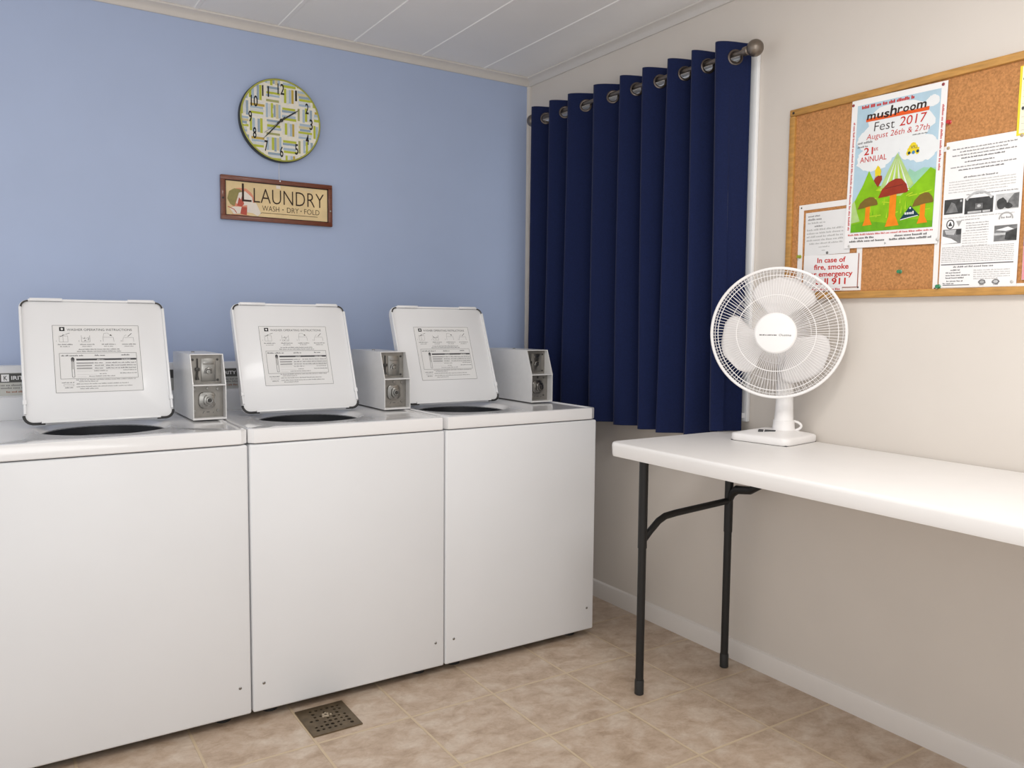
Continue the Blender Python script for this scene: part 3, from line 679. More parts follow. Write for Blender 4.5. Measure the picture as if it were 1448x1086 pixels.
# ------------------------------------------------------------------ curtain and rod
def rodz(y): return 2.1985 + (y + .27) * .0195
crest = [-.213, -.355, -.493, -.675, -.843, -.977, -1.117, -1.240, -1.355]
grom = [-.268, -.415, -.566, -.747, -.894, -1.029, -1.162, -1.276, -1.405]
keys = []
for i in range(9):
    nxt = crest[i + 1] if i < 8 else -1.50
    tr = min(grom[i] - (crest[i] - grom[i]) * -.0 - (crest[i] - grom[i]) * .75, -9) if False else grom[i] - (crest[i] - grom[i]) * .8
    tr = max(tr, nxt + .010)
    keys += [(i + 0.0, crest[i]), (i + .25, grom[i]), (i + .5, tr), (i + .75, (tr + nxt) / 2)]
keys = keys[:-1]                                         # ends at the last trough
keys[-1] = (8.5, -1.434)
def yat(ph):
    for (p0, a), (p1, b_) in zip(keys, keys[1:]):
        if p0 <= ph <= p1 + 1e-9:
            k = (ph - p0) / (p1 - p0); return a + (b_ - a) * k
    return keys[-1][1]
def ysm(ph): return (yat(max(0, ph - .09)) + 2 * yat(ph) + yat(min(8.5, ph + .09))) / 4 if 0.05 < ph < 8.45 else yat(ph)
RX = -.083
NP = 544; phs = [8.5 * k / NP for k in range(NP + 1)]
amp = [R.uniform(.9, 1.08) for _ in range(11)]; drift = [R.uniform(-.018, .018) for _ in range(11)]; d2 = [R.uniform(-.15, .15) for _ in range(11)]
def lerp(a, t): i = int(t); return a[i] + (a[i + 1] - a[i]) * (t - i)
ZB = .822
def cpoint(ph, t):                                       # t: 0 at the hem, 1 at the top
    y = ysm(ph); zt = rodz(y) + .043
    low = (1 - t)
    A0 = .046 * (1 + (lerp(amp, ph) - 1) * low)
    c = math.cos(2 * PI * ph); s = math.sin(2 * PI * ph)
    x = RX - A0 * (c + .10 * low * math.cos(4 * PI * ph + 6 * lerp(d2, ph)))
    y += lerp(drift, ph) * low * (1 if ph < 8.2 else 0) - .008 * low * min(1, max(0, ph - 6.6))
    x += .004 * low * math.sin(ph * 5.3 + t * 4)
    x += .0025 * math.sin(ph * 17 + 3) * low
    hz = min(1, max(0, (-1.335 - y) / .04)); zb_ = ZB + (.8612 - ZB) * hz * hz * (3 - 2 * hz)
    z = zb_ + (zt - zb_) * t
    if t > .97: z += .006 * (t - .97) / .03 * c * .6
    return Vector((min(x, -.021), y, z))
rows = [0, .002, .012] + [.012 + k * (.93 - .012) / 50 for k in range(1, 51)] + [.93 + k * .07 / 28 for k in range(1, 29)]
bm = nb(); grid = [[bm.verts.new(cpoint(ph, t)) for ph in phs] for t in rows]
gc = []
for i in range(9):
    gc.append(i + .25)
    if i < 8: gc.append(i + .75)
ctr = {}
for ph in gc:
    y = ysm(ph); zt = rodz(y) + .043; zb_ = cpoint(ph, 0).z; t = (rodz(y) - .0095 - zb_) / (zt - zb_); p = cpoint(ph, t); q = cpoint(ph + .03, t) - cpoint(ph - .03, t)
    ctr[ph] = (p, Vector((q.x, q.y, 0)).normalized())
RH = .0190
for a in range(len(rows) - 1):
    for b_ in range(NP):
        vs = (grid[a][b_], grid[a][b_ + 1], grid[a + 1][b_ + 1], grid[a + 1][b_])
        if rows[a] > .9:
            m = (vs[0].co + vs[2].co) / 2; hole = False
            k = min(gc, key=lambda g_: abs(g_ - (phs[b_] + phs[b_ + 1]) / 2))
            p, tg = ctr[k]
            if (m - p).length < RH + .0015: hole = True
            if hole: continue
        bm.faces.new(vs)
bmesh.ops.recalc_face_normals(bm, faces=bm.faces[:])
cu = empty('curtain', (RX, -.84, ZB)); CT = Matrix.Translation((-RX, .84, -ZB))
for v in [v for v in bm.verts if not v.link_faces]: bm.verts.remove(v)
bmesh.ops.transform(bm, matrix=CT, verts=bm.verts[:])
cl = obj('curtain_cloth', bm, NAVY, cu, smooth=60)
sm = cl.modifiers.new('thickness', 'SOLIDIFY'); sm.thickness = .0016; sm.offset = 0
for ph in gc:
    p, tg = ctr[ph]; nrm = tg.cross(Vector((0, 0, 1)))
    Mg = CT @ frame(p, tg, (0, 0, 1), nrm)
    bm = nb(); prof = []
    n = 32; rg = []
    for k in range(n):
        a = 2 * PI * k / n; row = []
        for j in range(10):
            b2 = 2 * PI * j / 10; rr = .0226 + .0050 * math.cos(b2); row.append(bm.verts.new(Mg @ Vector((rr * math.cos(a), rr * math.sin(a), .0034 * math.sin(b2)))))
        rg.append(row)
    for k in range(n):
        for j in range(10): bm.faces.new((rg[k][j], rg[(k + 1) % n][j], rg[(k + 1) % n][(j + 1) % 10], rg[k][(j + 1) % 10]))
    bmesh.ops.recalc_face_normals(bm, faces=bm.faces[:])
    obj('grommet', bm, PEWTER, cu)
tag(cu, 'pleated navy blue grommet curtain hanging over the window on the right wall', 'curtain')
rd = empty('curtain_rod', (RX, -.83, rodz(-.83))); RT = Matrix.Translation((-RX, .83, -rodz(-.83)))
bm = nb(); tube(bm, [(RX, -.192, rodz(-.192)), (RX, -1.463, rodz(-1.463))], .0092, 20, M=RT); obj('pole', bm, NICKEL, rd)
for y, d in ((-.190, 1), (-1.455, -1)):
    Mf = RT @ frame((RX, y, rodz(y)), (1, 0, 0), (0, 0, d), (0, d, 0))
    bm = nb(); rad = .0285
    lathe(bm, [(.0118, -.012), (.015, -.012), (.015, .004), (.012, .008)] + [(max(rad * math.sin(a), 0), .008 + rad * .93 - rad * math.cos(a)) for a in [.42 + (PI - .42) * k / 18 for k in range(19)]], 32, Mf)
    obj('finial', bm, NICKEL, rd)
for y in (-.218, -1.366):
    bm = nb(); tube(bm, [(-.0005, y, rodz(y) - .016), (RX + .004, y, rodz(y) - .010)], .005, 10, M=RT); tube(bm, [(RX, y - .004, rodz(y)), (RX, y + .004, rodz(y))], .0125, 18, M=RT)
    box(bm, -.005, -.0003, y - .012, y + .012, rodz(y) - .045, rodz(y) + .02, .002, M=RT); obj('bracket', bm, NICKEL, rd)
tag(rd, 'brushed nickel curtain rod with ball finials above the window', 'curtain rod')

# ------------------------------------------------------------------ folding table
TX0, TX1, TY1, TZ = -.612, -.006, -1.388, .859; TY0 = TY1 - 1.83; TH = .047
tb = empty('folding_table', ((TX0 + TX1) / 2, (TY0 + TY1) / 2, 0)); tx, ty = (TX0 + TX1) / 2, (TY0 + TY1) / 2; TT = Matrix.Translation((-tx, -ty, 0))
bm = nb()
loops = []
for ins, z in ((.012, TZ - TH), (.003, TZ - TH + .002), (.0015, TZ - TH + .008), (0, TZ - .012), (.001, TZ - .005), (.004, TZ - .0012), (.009, TZ)):
    loops.append([bm.verts.new((x_, y_, z)) for x_, y_ in rrect(TX1 - TX0 - 2 * ins, 1.83 - 2 * ins, .035 - ins * .6, 8, 0, 0)])
for A_, B_ in zip(loops, loops[1:]):
    n = len(A_)
    for k in range(n): bm.faces.new((A_[k], A_[(k + 1) % n], B_[(k + 1) % n], B_[k]))
bm.faces.new(loops[-1]); bm.faces.new(loops[0][::-1]); obj('tabletop', bm, TABLEW, tb, smooth=45)
fx, bx = -.497, -.088; zu = TZ - TH
for s in (1, -1):
    ly_ = .915 - .050 if s > 0 else -.915 + .050
    for x_ in (fx, bx):
        X_ = x_ - tx
        bm = nb(); tube(bm, [(X_, ly_, .50), (X_, ly_, zu - .001)], .0152, 18); tube(bm, [(X_, ly_, .045), (X_, ly_, .51)], .0136, 18)
        lg = obj('leg', bm, BLACKM, tb)
        bm = nb(); lathe(bm, [(0, 0), (.0135, 0), (.0155, .002), (.0158, .046), (.0150, .050), (.013, .0505)], 20, Matrix.Translation((X_, ly_, 0))); obj('foot_cap', bm, BLACKP, lg)
    bm = nb(); X0_, X1_ = fx - tx, bx - tx
    tube(bm, [(X0_ + .004, ly_, .525), (X0_ + .03, ly_, .550), (X0_ + .07, ly_, .582), (X0_ + .10, ly_, .595), (X0_ + .15, ly_, .600), (X1_ - .02, ly_, .612), (X1_ + .0, ly_, .613)], .0115, 14); obj('cross_brace', bm, BLACKM, tb)
    bm = nb(); d = -s
    tube(bm, [(X1_, ly_, .610), (X1_ - .002, ly_ + d * .015, .640), (X1_ - .004, ly_ + d * .04, .660), (X1_ - .006, ly_ + d * .10, .668), (X1_ - .008, ly_ + d * .14, .690), (X1_ - .010, ly_ + d * .20, .745), (X1_ - .012, ly_ + d * .25, zu - .004)], [.012, .014, .016, .014, .012, .011, .011], 12)
    obj('folding_stay', bm, BLACKM, tb)
    bm = nb(); box(bm, X1_ - .03, X1_ + .02, ly_ + d * .05 - .03, ly_ + d * .05 + .03, zu - .022, zu - .0005, .004); obj('stay_bracket', bm, TABLEW, tb)
tag(tb, 'long white plastic folding table with black tube legs against the right wall', 'table')

# ------------------------------------------------------------------ fan
FB = Vector((-.120, -1.650, TZ)); fan = empty('desk_fan', FB)
fd = Vector((-.835, -.55, -.0)); fd.normalize()
fan_c = Vector((-.167, -1.688, 1.2155)) - FB                # centre of the guard rim
up = Vector((0, 0, 1)); rt = up.cross(fd); rt.normalize()
MF = frame(fan_c, rt, up, fd)                            # u right in view, v up, w to the room
bm = nb(); lp = []
for ins, z in ((.002, .0015), (0, .004), (0, .020), (.003, .0245), (.012, .027), (.050, .036), (.060, .0375)):
    lp.append([bm.verts.new((x_, y_, z)) for x_, y_ in rrect(.204 - 2 * ins, .212 - 2 * ins, max(.026 - ins * .25, .01), 8)])
for A_, B_ in zip(lp, lp[1:]):
    n = len(A_)
    for k in range(n): bm.faces.new((A_[k], A_[(k + 1) % n], B_[(k + 1) % n], B_[k]))
bm.faces.new(lp[-1]); bm.faces.new(lp[0][::-1]); bmesh.ops.rotate(bm, verts=bm.verts[:], matrix=Matrix.Rotation(math.radians(9), 3, 'Z')); base_ = obj('fan_base', bm, FANW, fan, smooth=50)
bm = nb(); box(bm, -.096, .096, -.10, .10, 0, .0016, M=Matrix.Rotation(math.radians(9), 4, 'Z')); obj('base_gasket', bm, BLACKP, base_, smooth=0)
bm = nb()
for a, b_ in ((-.026, -.010), (-.006, .028)):
    Mb = frame((-.048, -.010, .0350), (.55, -.835, 0), (.82, .54, .23), (-.2, -.13, .97)); box(bm, a, b_, -.008, .008, 0, .004, .001, M=Mb)
obj('speed_buttons', bm, DGREY, base_)
po = Vector((.034, -.012, 0))
bm = nb(); lathe(bm, [(.042, .030), (.036, .040), (.034, .060), (.0335, .068), (.031, .069), (.0305, .072), (.0285, .11), (.026, .20), (.026, .30)], 32, Matrix.Translation(po)); obj('fan_post', bm, FANW, fan)
bm = nb(); tube(bm, [po + Vector((.012 + .024 * math.sin(q), -.012 - .030 * math.sin(q), .050 + .017 * math.cos(q))) for q in [PI * k / 12 for k in range(13)]], .0042, 10); obj('power_cord', bm, FANW, fan)
bm = nb(); lathe(bm, [(0, -.135), (.03, -.133), (.05, -.12), (.056, -.09), (.058, -.045), (.052, -.036), (0, -.034)], 32, MF); tube(bm, [tuple(po + Vector((0, 0, .26))), tuple(po + Vector((-.008, 0, .33)))], .024, 16); obj('motor_housing', bm, FANW, fan)
GRR = .2045
def fp_(r):                                              # front guard bulge
    k = max(0, min(1, (r - .062) / (GRR - .062))); return .052 * (1 - k ** 2.2)
def rp_(r):
    k = max(0, min(1, (r - .05) / (GRR - .05))); return -.055 * (1 - k ** 3)
bm = nb(); NW = 118
for k in range(NW):
    a = 2 * PI * k / NW; ca, sa = math.cos(a), math.sin(a)
    rs = [.062, .09, .122, .155, .184, .20, GRR]
    tube(bm, [(q * ca, q * sa, fp_(q)) for q in rs], .00085, 5, cap=False, M=MF)
for q in (.121, .184): tube(bm, [(q * math.cos(2 * PI * k / 72), q * math.sin(2 * PI * k / 72), fp_(q)) for k in range(72)], .0014, 6, closed=True, M=MF)
fg = obj('front_guard', bm, FANW, fan); fg['label'] = 'white radial wire front guard'
bm = nb(); lathe(bm, [(0, .060), (.045, .0595), (.060, .0575), (.0645, .054), (.065, .047), (.062, .046), (0, .046)], 48, MF); cap = obj('guard_badge', bm, FANW, fg)
A = Art(MF @ Matrix.Translation((0, 0, .0603))); BG = flatmat('badge_grey', (98, 96, 96))
A.micro(-.047, .008, -.0075, .0035, BG, 1, fill=1.5); A.text('Oustina', .011, -.0085, .0062, BG, .037, 'l', shear=.25, lv=1); A.build('badge_lettering', cap)
bm = nb()
tube(bm, [(.2065 * math.cos(2 * PI * k / 96), .2065 * math.sin(2 * PI * k / 96), -.002) for k in range(96)], .0052, 10, closed=True, M=MF); obj('guard_ring', bm, FANW, fan)
bm = nb(); NW = 60
for k in range(NW):
    a = 2 * PI * (k + .5) / NW; ca, sa = math.cos(a), math.sin(a)
    tube(bm, [(q * ca, q * sa, rp_(q)) for q in (.05, .10, .15, .18, .195, .205, GRR)], .0008, 5, cap=False, M=MF)
for q in (.10, .155, .197): tube(bm, [(q * math.cos(2 * PI * k / 72), q * math.sin(2 * PI * k / 72), rp_(q)) for k in range(72)], .0013, 6, closed=True, M=MF)
obj('rear_guard', bm, FANW, fan)
for bi, a0 in enumerate((88, 205, 322)):
    bm = nb(); nr, na = 14, 14; g_ = []
    for i in range(nr + 1):
        q = i / nr; rr = .030 + q * .150
        half = (20 + 22 * min(1, q * 1.6)); sweep = -8 * q
        if q > .72: half *= math.sqrt(max(0.0, 1 - ((q - .72) / .285) ** 2))
        row = []
        for j in range(na + 1):
            s = j / na * 2 - 1; a = math.radians(a0 + sweep + half * s)
            row.append(bm.verts.new(MF @ Vector((rr * math.cos(a), rr * math.sin(a), -.004 + .017 * s * (1 - .35 * q) + .004 * (1 - s * s)))))
        g_.append(row)
    for i in range(nr):
        for j in range(na): bm.faces.new((g_[i][j], g_[i][j + 1], g_[i + 1][j + 1], g_[i + 1][j]))
    bmesh.ops.recalc_face_normals(bm, faces=bm.faces[:])
    o = obj('blade', bm, BLADE, fan, smooth=60); s_ = o.modifiers.new('thickness', 'SOLIDIFY'); s_.thickness = .0018
bm = nb(); lathe(bm, [(0, .022), (.024, .020), (.034, .012), (.036, -.03), (0, -.03)], 32, MF); obj('blade_hub', bm, BLADE, fan)
tag(fan, 'white round desk fan standing on the folding table', 'fan')

# ------------------------------------------------------------------ cork board and papers
KY1, KY0, KZ0, KZ1 = -1.5885, -2.535, 1.327, 1.957
MB = frame((0, 0, 0), (0, -1, 0), (0, 0, 1), (-1, 0, 0))  # u = -y, v = z, w = out of the wall
cbd = empty('cork_board', (0, (KY0 + KY1) / 2, KZ0)); kw, kh = KY1 - KY0, KZ1 - KZ0
bm = nb(); F_ = .022
for (a, b_, c, d) in ((-kw / 2, kw / 2, kh - F_, kh), (-kw / 2, kw / 2, 0, F_)): box(bm, a, b_, c, d, .0005, .018, .003, M=MB)
for (a, b_) in ((-kw / 2, -kw / 2 + F_), (kw / 2 - F_, kw / 2)): box(bm, a, b_, F_, kh - F_, .0005, .018, .003, M=MB)
obj('board_frame', bm, OAK, cbd)
bm = nb(); box(bm, -kw / 2 + .01, kw / 2 - .01, .01, kh - .01, .0008, .009, M=MB); obj('cork_panel', bm, CORK, cbd, smooth=0)
bm = nb(); lathe(bm, [(.004, .018), (.0035, .02), (0, .0208)], 10, MB @ Matrix.Translation((-kw / 2 + .016, kh - .012, 0))); obj('frame_screw', bm, BLACKP, cbd)
tag(cbd, 'oak framed cork bulletin board hung on the right wall above the table', 'bulletin board')

def sheet(name, y_c, z_c, w_, h_, lift, label, cat, rot=0.0, m=PAPER, group=None, pm=None):
    """flat sheet of paper: Empty at its centre; returns root and artwork frame"""
    o = empty(name, (-.009 - lift, y_c, z_c)); o.rotation_euler = (rot, 0, 0)
    bm = nb(); box(bm, -w_ / 2, w_ / 2, -h_ / 2, h_ / 2, 0, .0005, M=MB); p = obj('paper', bm, m, o, smooth=0)
    tag(o, label, cat, group); return o, Art(MB @ Matrix.Translation((0, 0, .0006))), p

# poster
po_, A, pp = sheet('event_poster', -1.967, 1.7065, .300, .452, .0050, 'colourful Mushroom Fest 2017 poster pinned to the cork board', 'poster', rot=math.radians(1.2))
SKY = flatmat('poster_sky', (176, 202, 216), noise=.05, nscale=25); CLD = flatmat('poster_cloud', (228, 230, 230), noise=.02, nscale=30)
GRN = flatmat('poster_green', (132, 186, 22), noise=.16, nscale=26); GRN2 = flatmat('poster_green_dark', (104, 168, 26), noise=.14, nscale=40); PGR = flatmat('poster_pale_green', (176, 204, 130), noise=.1, nscale=40)
ORG = flatmat('poster_orange', (232, 132, 24), noise=.06); BRN = flatmat('poster_brown', (122, 98, 40), noise=.08); CAP = flatmat('poster_cap_red', (150, 52, 32), noise=.1, nscale=40); YEL = flatmat('poster_yellow', (228, 204, 44), noise=.08); TEAL = flatmat('poster_teal', (26, 58, 74)); OR2 = flatmat('poster_underline', (224, 90, 36)); MTN = flatmat('poster_far_hill', (150, 200, 170), noise=.06, nscale=30); LIME = flatmat('poster_lime', (178, 208, 44), noise=.1, nscale=40)
a0, a1, b0, b1 = -.130, .132, -.178, .208                # picture field
A.rect(a0, b0, a1, b1, SKY, 1)
def cloud(cx_, cy_, w_, h_, m=CLD, lv=2):
    A.disc(cx_, cy_, w_, h_, m, lv, 34, .09)
cloud(.01, .128, .105, .072); cloud(-.075, .098, .05, .035); cloud(-.065, .040, .06, .036); cloud(-.012, .055, .028, .020); cloud(.085, .050, .052, .038); cloud(.045, .05, .03, .026); cloud(.11, .178, .02, .016)
A.poly([(.03, -.05), (.052, -.004), (.070, -.016), (.095, -.006), (.132, -.012), (.132, -.08), (.05, -.08)], MTN, 3)
A.poly([(a0, -.10), (-.112, -.064), (-.096, -.036), (-.078, .006), (-.064, -.020), (-.052, -.040), (-.02, -.050), (.02, -.064), (.058, -.062), (.086, -.036), (.116, -.008), (.132, -.018), (.132, b0), (a0, b0)], GRN, 4)
A.poly([(-.040, -.056), (-.016, -.004), (.012, .047), (.033, .012), (.052, -.022), (.068, -.05), (.03, -.08), (-.01, -.078)], PGR, 5)
for k in range(7): A.poly([(.009 + k * .001, .032), (-.028 + k * .013, -.066), (-.022 + k * .013, -.066)], LIME if k % 2 else CLD, 6)
A.poly([(a0, b0), (a0, -.155), (-.08, -.145), (.0, -.158), (.06, -.15), (.132, -.16), (.132, b0)], GRN2, 5)
A.poly([(a0, -.09), (-.122, -.08), (-.11, -.12), (-.10, -.145), (a0, -.15)], PGR, 5)
for k in range(16):
    uu, vv = R.uniform(a0 + .02, a1 - .02), R.uniform(-.14, -.05); A.line([(uu, vv), (uu + R.uniform(.015, .04), vv + R.uniform(-.006, .008))], .003, LIME, 6)
for k in range(18):
    uu = R.uniform(a0 + .05, a1 - .06); vv = R.uniform(-.15, -.10); A.poly([(uu, vv), (uu + .004, vv), (uu + .003, vv + R.uniform(.012, .03))], LIME if k % 2 else GRN2, 6)
def shroom(cx_, by_, cw_, chh, stw, sth, m, lean=0):
    A.poly([(cx_ - stw * 1.45, by_ - .002), (cx_ - stw * .75, by_ + sth * .3), (cx_ - stw * .7, by_ + sth), (cx_ + stw * .8, by_ + sth), (cx_ + stw * .8, by_ + sth * .3), (cx_ + stw * 1.7, by_)], ORG, 7)
    t = by_ + sth - .004
    A.poly([(cx_ - cw_, t - .008), (cx_ - cw_ * .78, t + chh * .35), (cx_ - cw_ * .35, t + chh * .8), (cx_ + cw_ * .12, t + chh), (cx_ + cw_ * .5, t + chh * .95), (cx_ + cw_ * .85, t + chh * .55), (cx_ + cw_ * .98, t + chh * .1), (cx_ + cw_ * .9, t), (cx_ + .2 * cw_, t - .002), (cx_ - cw_ * .4, t - .006)], m, 8)
shroom(.006, -.166, .048, .044, .014, .098, CAP); shroom(-.075, -.158, .034, .026, .010, .062, BRN); shroom(.100, -.164, .032, .030, .010, .060, BRN)
A.line([(-.02, -.054), (.035, -.048)], .0016, flatmat('cap_line', (96, 34, 24)), 9)
A.poly([(-.060, -.026), (-.045, -.048), (-.033, -.026), (-.034, -.014), (-.044, -.012), (-.056, -.018)], CAP, 7)
A.poly([(-.056, -.016), (-.058, .004), (-.049, .018), (-.043, .012), (-.037, .000), (-.039, -.014), (-.048, -.012)], YEL, 8)
A.poly([(.032, -.150), (.063, -.112), (.092, -.142), (.062, -.147)], TEAL, 9); A.disc(.063, -.119, .0028, .0028, WHITE, 10, 8); A.micro(.047, .078, -.137, .009, WHITE, 10); A.line([(.034, -.151), (.06, -.146), (.088, -.142)], .002, WHITE, 10)
for k in range(9): A.disc(.045 + .0035 * k * 1.0, .041 + .022 * math.sin(k * .39), .006, .0075, YEL, 4, 10, .1)
A.rect(.042, .039, .078, .054, YEL, 4); A.disc(.048, .041, .0045, .0045, TEAL, 5, 10); A.disc(.061, .041, .005, .005, flatmat('poster_blue', (70, 130, 176)), 5, 10); A.disc(.074, .043, .0045, .0045, TEAL, 5, 10); A.text('VIU', .062, .052, .009, TEAL, .020, lv=5)
# lettering
A.micro(-.115, .055, .1955, .0095, RED, 5, fill=1.25)
wob = flatmat('poster_black', (52, 40, 36))
A.poly([(-.098, .154), (.100, .154), (.101, .165), (.05, .163), (.02, .167), (-.02, .162), (-.05, .165), (-.098, .163)], OR2, 5)
u_ = -.096
for ch_, dv, hs in (('m', 0, .017), ('u', 0, .016), ('s', -.002, .018), ('h', -.001, .030), ('r', .003, .018), ('o', .003, .017), ('o', .003, .017), ('m', .004, .018)):
    wd = {'m': .033, 'u': .023, 's': .019, 'h': .024, 'r': .017, 'o': .021}[ch_]
    A.text(ch_, u_, .160 + dv, hs * (1.0 if ch_ == 'h' else 1.32), wob, wd * .86, 'l', bold=.018, shear=.12, lv=6); u_ += wd
A.text('Fest', -.070, .122, .027, wob, .066, 'l', bold=-.01, shear=.08, lv=5); A.text('2017', .012, .124, .026, RED, .080, 'l', shear=.12, lv=5)
A.text('August 26th & 27th', -.094, .100, .0165, RED, .198, 'l', bold=-.006, shear=.15, lv=5)
A.micro(.055, .10, .090, .0032, DGREY, 5); A.micro(-.122, -.07, .090, .0065, GREY, 5); A.micro(-.122, -.086, .079, .005, GREY, 5)
A.text('21', -.099, .055, .021, RED, .030, 'l', bold=.012, lv=5); A.text('st', -.067, .064, .012, RED, .015, 'l', lv=5); A.text('ANNUAL', -.111, .033, .0165, RED, .088, 'l', lv=5)
A.micro(-.17, .16, -.141, .006, RED, 3, vert=True); A.micro(-.02, .165, .138, .006, RED, 3, vert=True)
A.micro(-.138, .135, -.188, .005, RED, 3); A.micro(-.115, -.045, -.1985, .0058, INK, 3); A.micro(-.132, -.012, -.2085, .0058, INK, 3); A.micro(.018, .118, -.1985, .0058, INK, 3); A.micro(.002, .136, -.2085, .0058, INK, 3)
A.disc(-.011, -.2165, .0045, .0045, LGREY, 3, 3)
A.build('poster_print', pp)

# white hollow sign frames
def paper_frame(name, y_c, z_c, w_, h_, bw, label):
    o = empty(name, (-.009, y_c, z_c)); bm = nb()
    for (a, b_, c, d) in ((-w_ / 2, w_ / 2, h_ / 2 - bw, h_ / 2), (-w_ / 2, w_ / 2, -h_ / 2, -h_ / 2 + bw), (-w_ / 2, -w_ / 2 + bw, -h_ / 2 + bw, h_ / 2 - bw), (w_ / 2 - bw, w_ / 2, -h_ / 2 + bw, h_ / 2 - bw)):
        box(bm, a, b_, c, d, 0, .0016, M=MB)
    fr = obj('frame_border', bm, PVC, o, smooth=0)
    for sx, sy in ((-1, 1), (1, 1), (1, -1), (-1, -1)):
        bm = nb(); lathe(bm, [(.0028, .0016), (.0024, .0026), (0, .003)], 10, MB @ Matrix.Translation((sx * (w_ / 2 - bw * .5), sy * (h_ / 2 - bw * .5), 0))); obj('frame_rivet', bm, STEELD, o)
    tag(o, label, 'paper frame'); return o
paper_frame('sign_border', -1.754, 1.495, .238, .286, .018, 'thin white frame around the notice and the emergency sign, left on the board')
paper_frame('sign_border', -2.240, 1.545, .276, .404, .014, 'thin white frame half hidden behind the long printed notice')
o, A, p = sheet('printed_notice', -1.7465, 1.540, .168, .140, .0020, 'small grey printed notice tucked under the left edge of the poster', 'notice', m=PAPERB)
for i, (x0_, x1_, hgt, m) in enumerate(((-.074, -.028, .005, GREY), (-.074, -.018, .0062, GREY), (-.074, -.008, .0058, LGREY), (-.048, -.018, .0058, GREY), (-.077, .06, .0058, LGREY), (-.077, .06, .0058, LGREY), (-.077, .06, .0058, LGREY), (-.077, .06, .0058, LGREY), (-.066, .06, .005, LGREY), (-.03, .01, .004, LGREY), (-.018, -.004, .004, LGREY))):
    A.micro(x0_, x1_, .055 - i * .0112, hgt, m, 1)
A.build('notice_print', p)
o, A, p = sheet('emergency_sign', -1.7615, 1.416, .200, .106, .0025, 'white emergency sign with red lettering ending in call 911', 'sign', rot=math.radians(.8))
for t, v, h_, w_ in (('In case of', .028, .0155, .104), ('fire, smoke', .006, .016, .128), ('or emergency', -.0165, .016, .158), ('call 911', -.042, .019, .112)):
    A.text(t, .004, v, h_, RED, w_, bold=.022, lv=1)
A.build('sign_lettering', p)
bm = nb(); box(bm, -.101, .101, -.0535, -.0515, 0, .0012, M=MB); box(bm, .1005, .1025, -.0535, .052, 0, .0012, M=MB); obj('sign_edge', bm, flatmat('red_brown_edge', (150, 78, 52)), o, smooth=0)  # thin red-brown strips along the bottom and right of the sign
o, A, p = sheet('sign_strip', -1.735, 1.3585, .150, .012, .0044, 'narrow white strip with red lettering below the emergency sign', 'sign')
A.micro(-.07, .07, -.004, .007, RED, 1); A.build('strip_lettering', p)
# long printed notice on the right
o, A, p = sheet('printed_notice', -2.2265, 1.5530, .208, .405, .0030, 'long black and white notice with photographs, right of the poster', 'notice', rot=math.radians(.5))
y = .178
for a_, b_ in ((-.085, .085), (-.065, .062), (-.085, .085), (-.06, .055), (-.05, .03), (-.088, .085), (-.066, .058)):
    A.micro(a_, b_, y, .0036, GREY if b_ > .06 else DGREY, 1, fill=1.25); y -= .0088 if b_ > .06 else .0115
A.micro(-.05, .042, .098, .0045, DGREY, 1)
for k in range(5): A.micro(-.09, .088 - .02 * (k == 4), .089 - k * .0072, .003, LGREY, 1)
PH1 = flatmat('photo_dark', (66, 66, 66), noise=.35, nscale=60); PH2 = flatmat('photo_mid', (120, 120, 120), noise=.35, nscale=60); PH3 = flatmat('photo_light', (190, 190, 190), noise=.2, nscale=50)
A.micro(-.04, .095, .050, .003, DGREY, 1)
A.rect(-.100, .002, -.048, .043, PH1, 1); A.poly([(-.095, .006), (-.06, .006), (-.07, .03), (-.08, .035)], PH2, 2); A.rect(-.056, .034, -.051, .040, PH3, 2)
A.rect(-.043, -.002, .033, .041, PH1, 1); A.ring(-.005, .018, .038, .006, PH3, 2, 14, .5, 2.64); A.rect(-.034, -.0005, .003, .005, PH3, 2); A.rect(.006, -.0005, .026, .005, PH3, 2); A.rect(-.014, .010, .006, .025, PH2, 2); A.disc(-.004, .018, .005, .004, PH3, 3)
A.rect(.039, .002, .098, .043, PH3, 1); A.disc(.055, .018, .013, .014, PH1, 2, 14, .15); A.poly([(.065, .004), (.072, .025), (.085, .041), (.098, .043), (.098, .004)], PH2, 2); A.disc(.072, .010, .010, .008, PH1, 3, 12, .2)
A.micro(-.1, .09, -.010, .003, LGREY, 1); A.micro(-.05, .0, -.018, .003, GREY, 1)
A.disc(-.080, -.026, .0115, .0135, PH1, 1); A.disc(-.080, -.026, .0085, .0105, WHITE, 2); A.poly([(-.086, -.031), (-.080, -.018), (-.074, -.031)], PH1, 3)
A.poly([(-.064, -.018), (-.048, -.018), (-.056, -.034)], LGREY, 1)
A.ring(.068, -.024, .017, .004, LGREY, 1, 14, 0, PI); A.micro(.056, .082, -.022, .005, GREY, 2)
for k in range(10): A.micro(-.036 if k < 4 else -.044, .025, -.028 - k * .0068, .0028, GREY if k < 4 else LGREY, 1)
A.rect(-.100, -.080, -.048, -.040, PH2, 1); A.poly([(-.1, -.08), (-.1, -.058), (-.075, -.066), (-.056, -.078)], WHITE, 2); A.rect(-.062, -.056, -.049, -.041, PH1, 2); A.poly([(-.095, -.042), (-.062, -.042), (-.068, -.056), (-.09, -.054)], PH3, 2)
A.rect(.040, -.082, .098, -.040, PH2, 1); A.poly([(.044, -.052), (.075, -.045), (.09, -.052), (.07, -.056)], WHITE, 2); A.rect(.040, -.066, .07, -.060, PH3, 2); A.poly([(.07, -.06), (.098, -.05), (.098, -.082), (.068, -.078)], PH1, 2)
for k in range(9): A.micro(-.1, .094, -.092 - k * .0050, .0024, LGREY, 1, fill=1.2)
A.rect(-.1, -.1395, .094, -.1372, DGREY, 1)
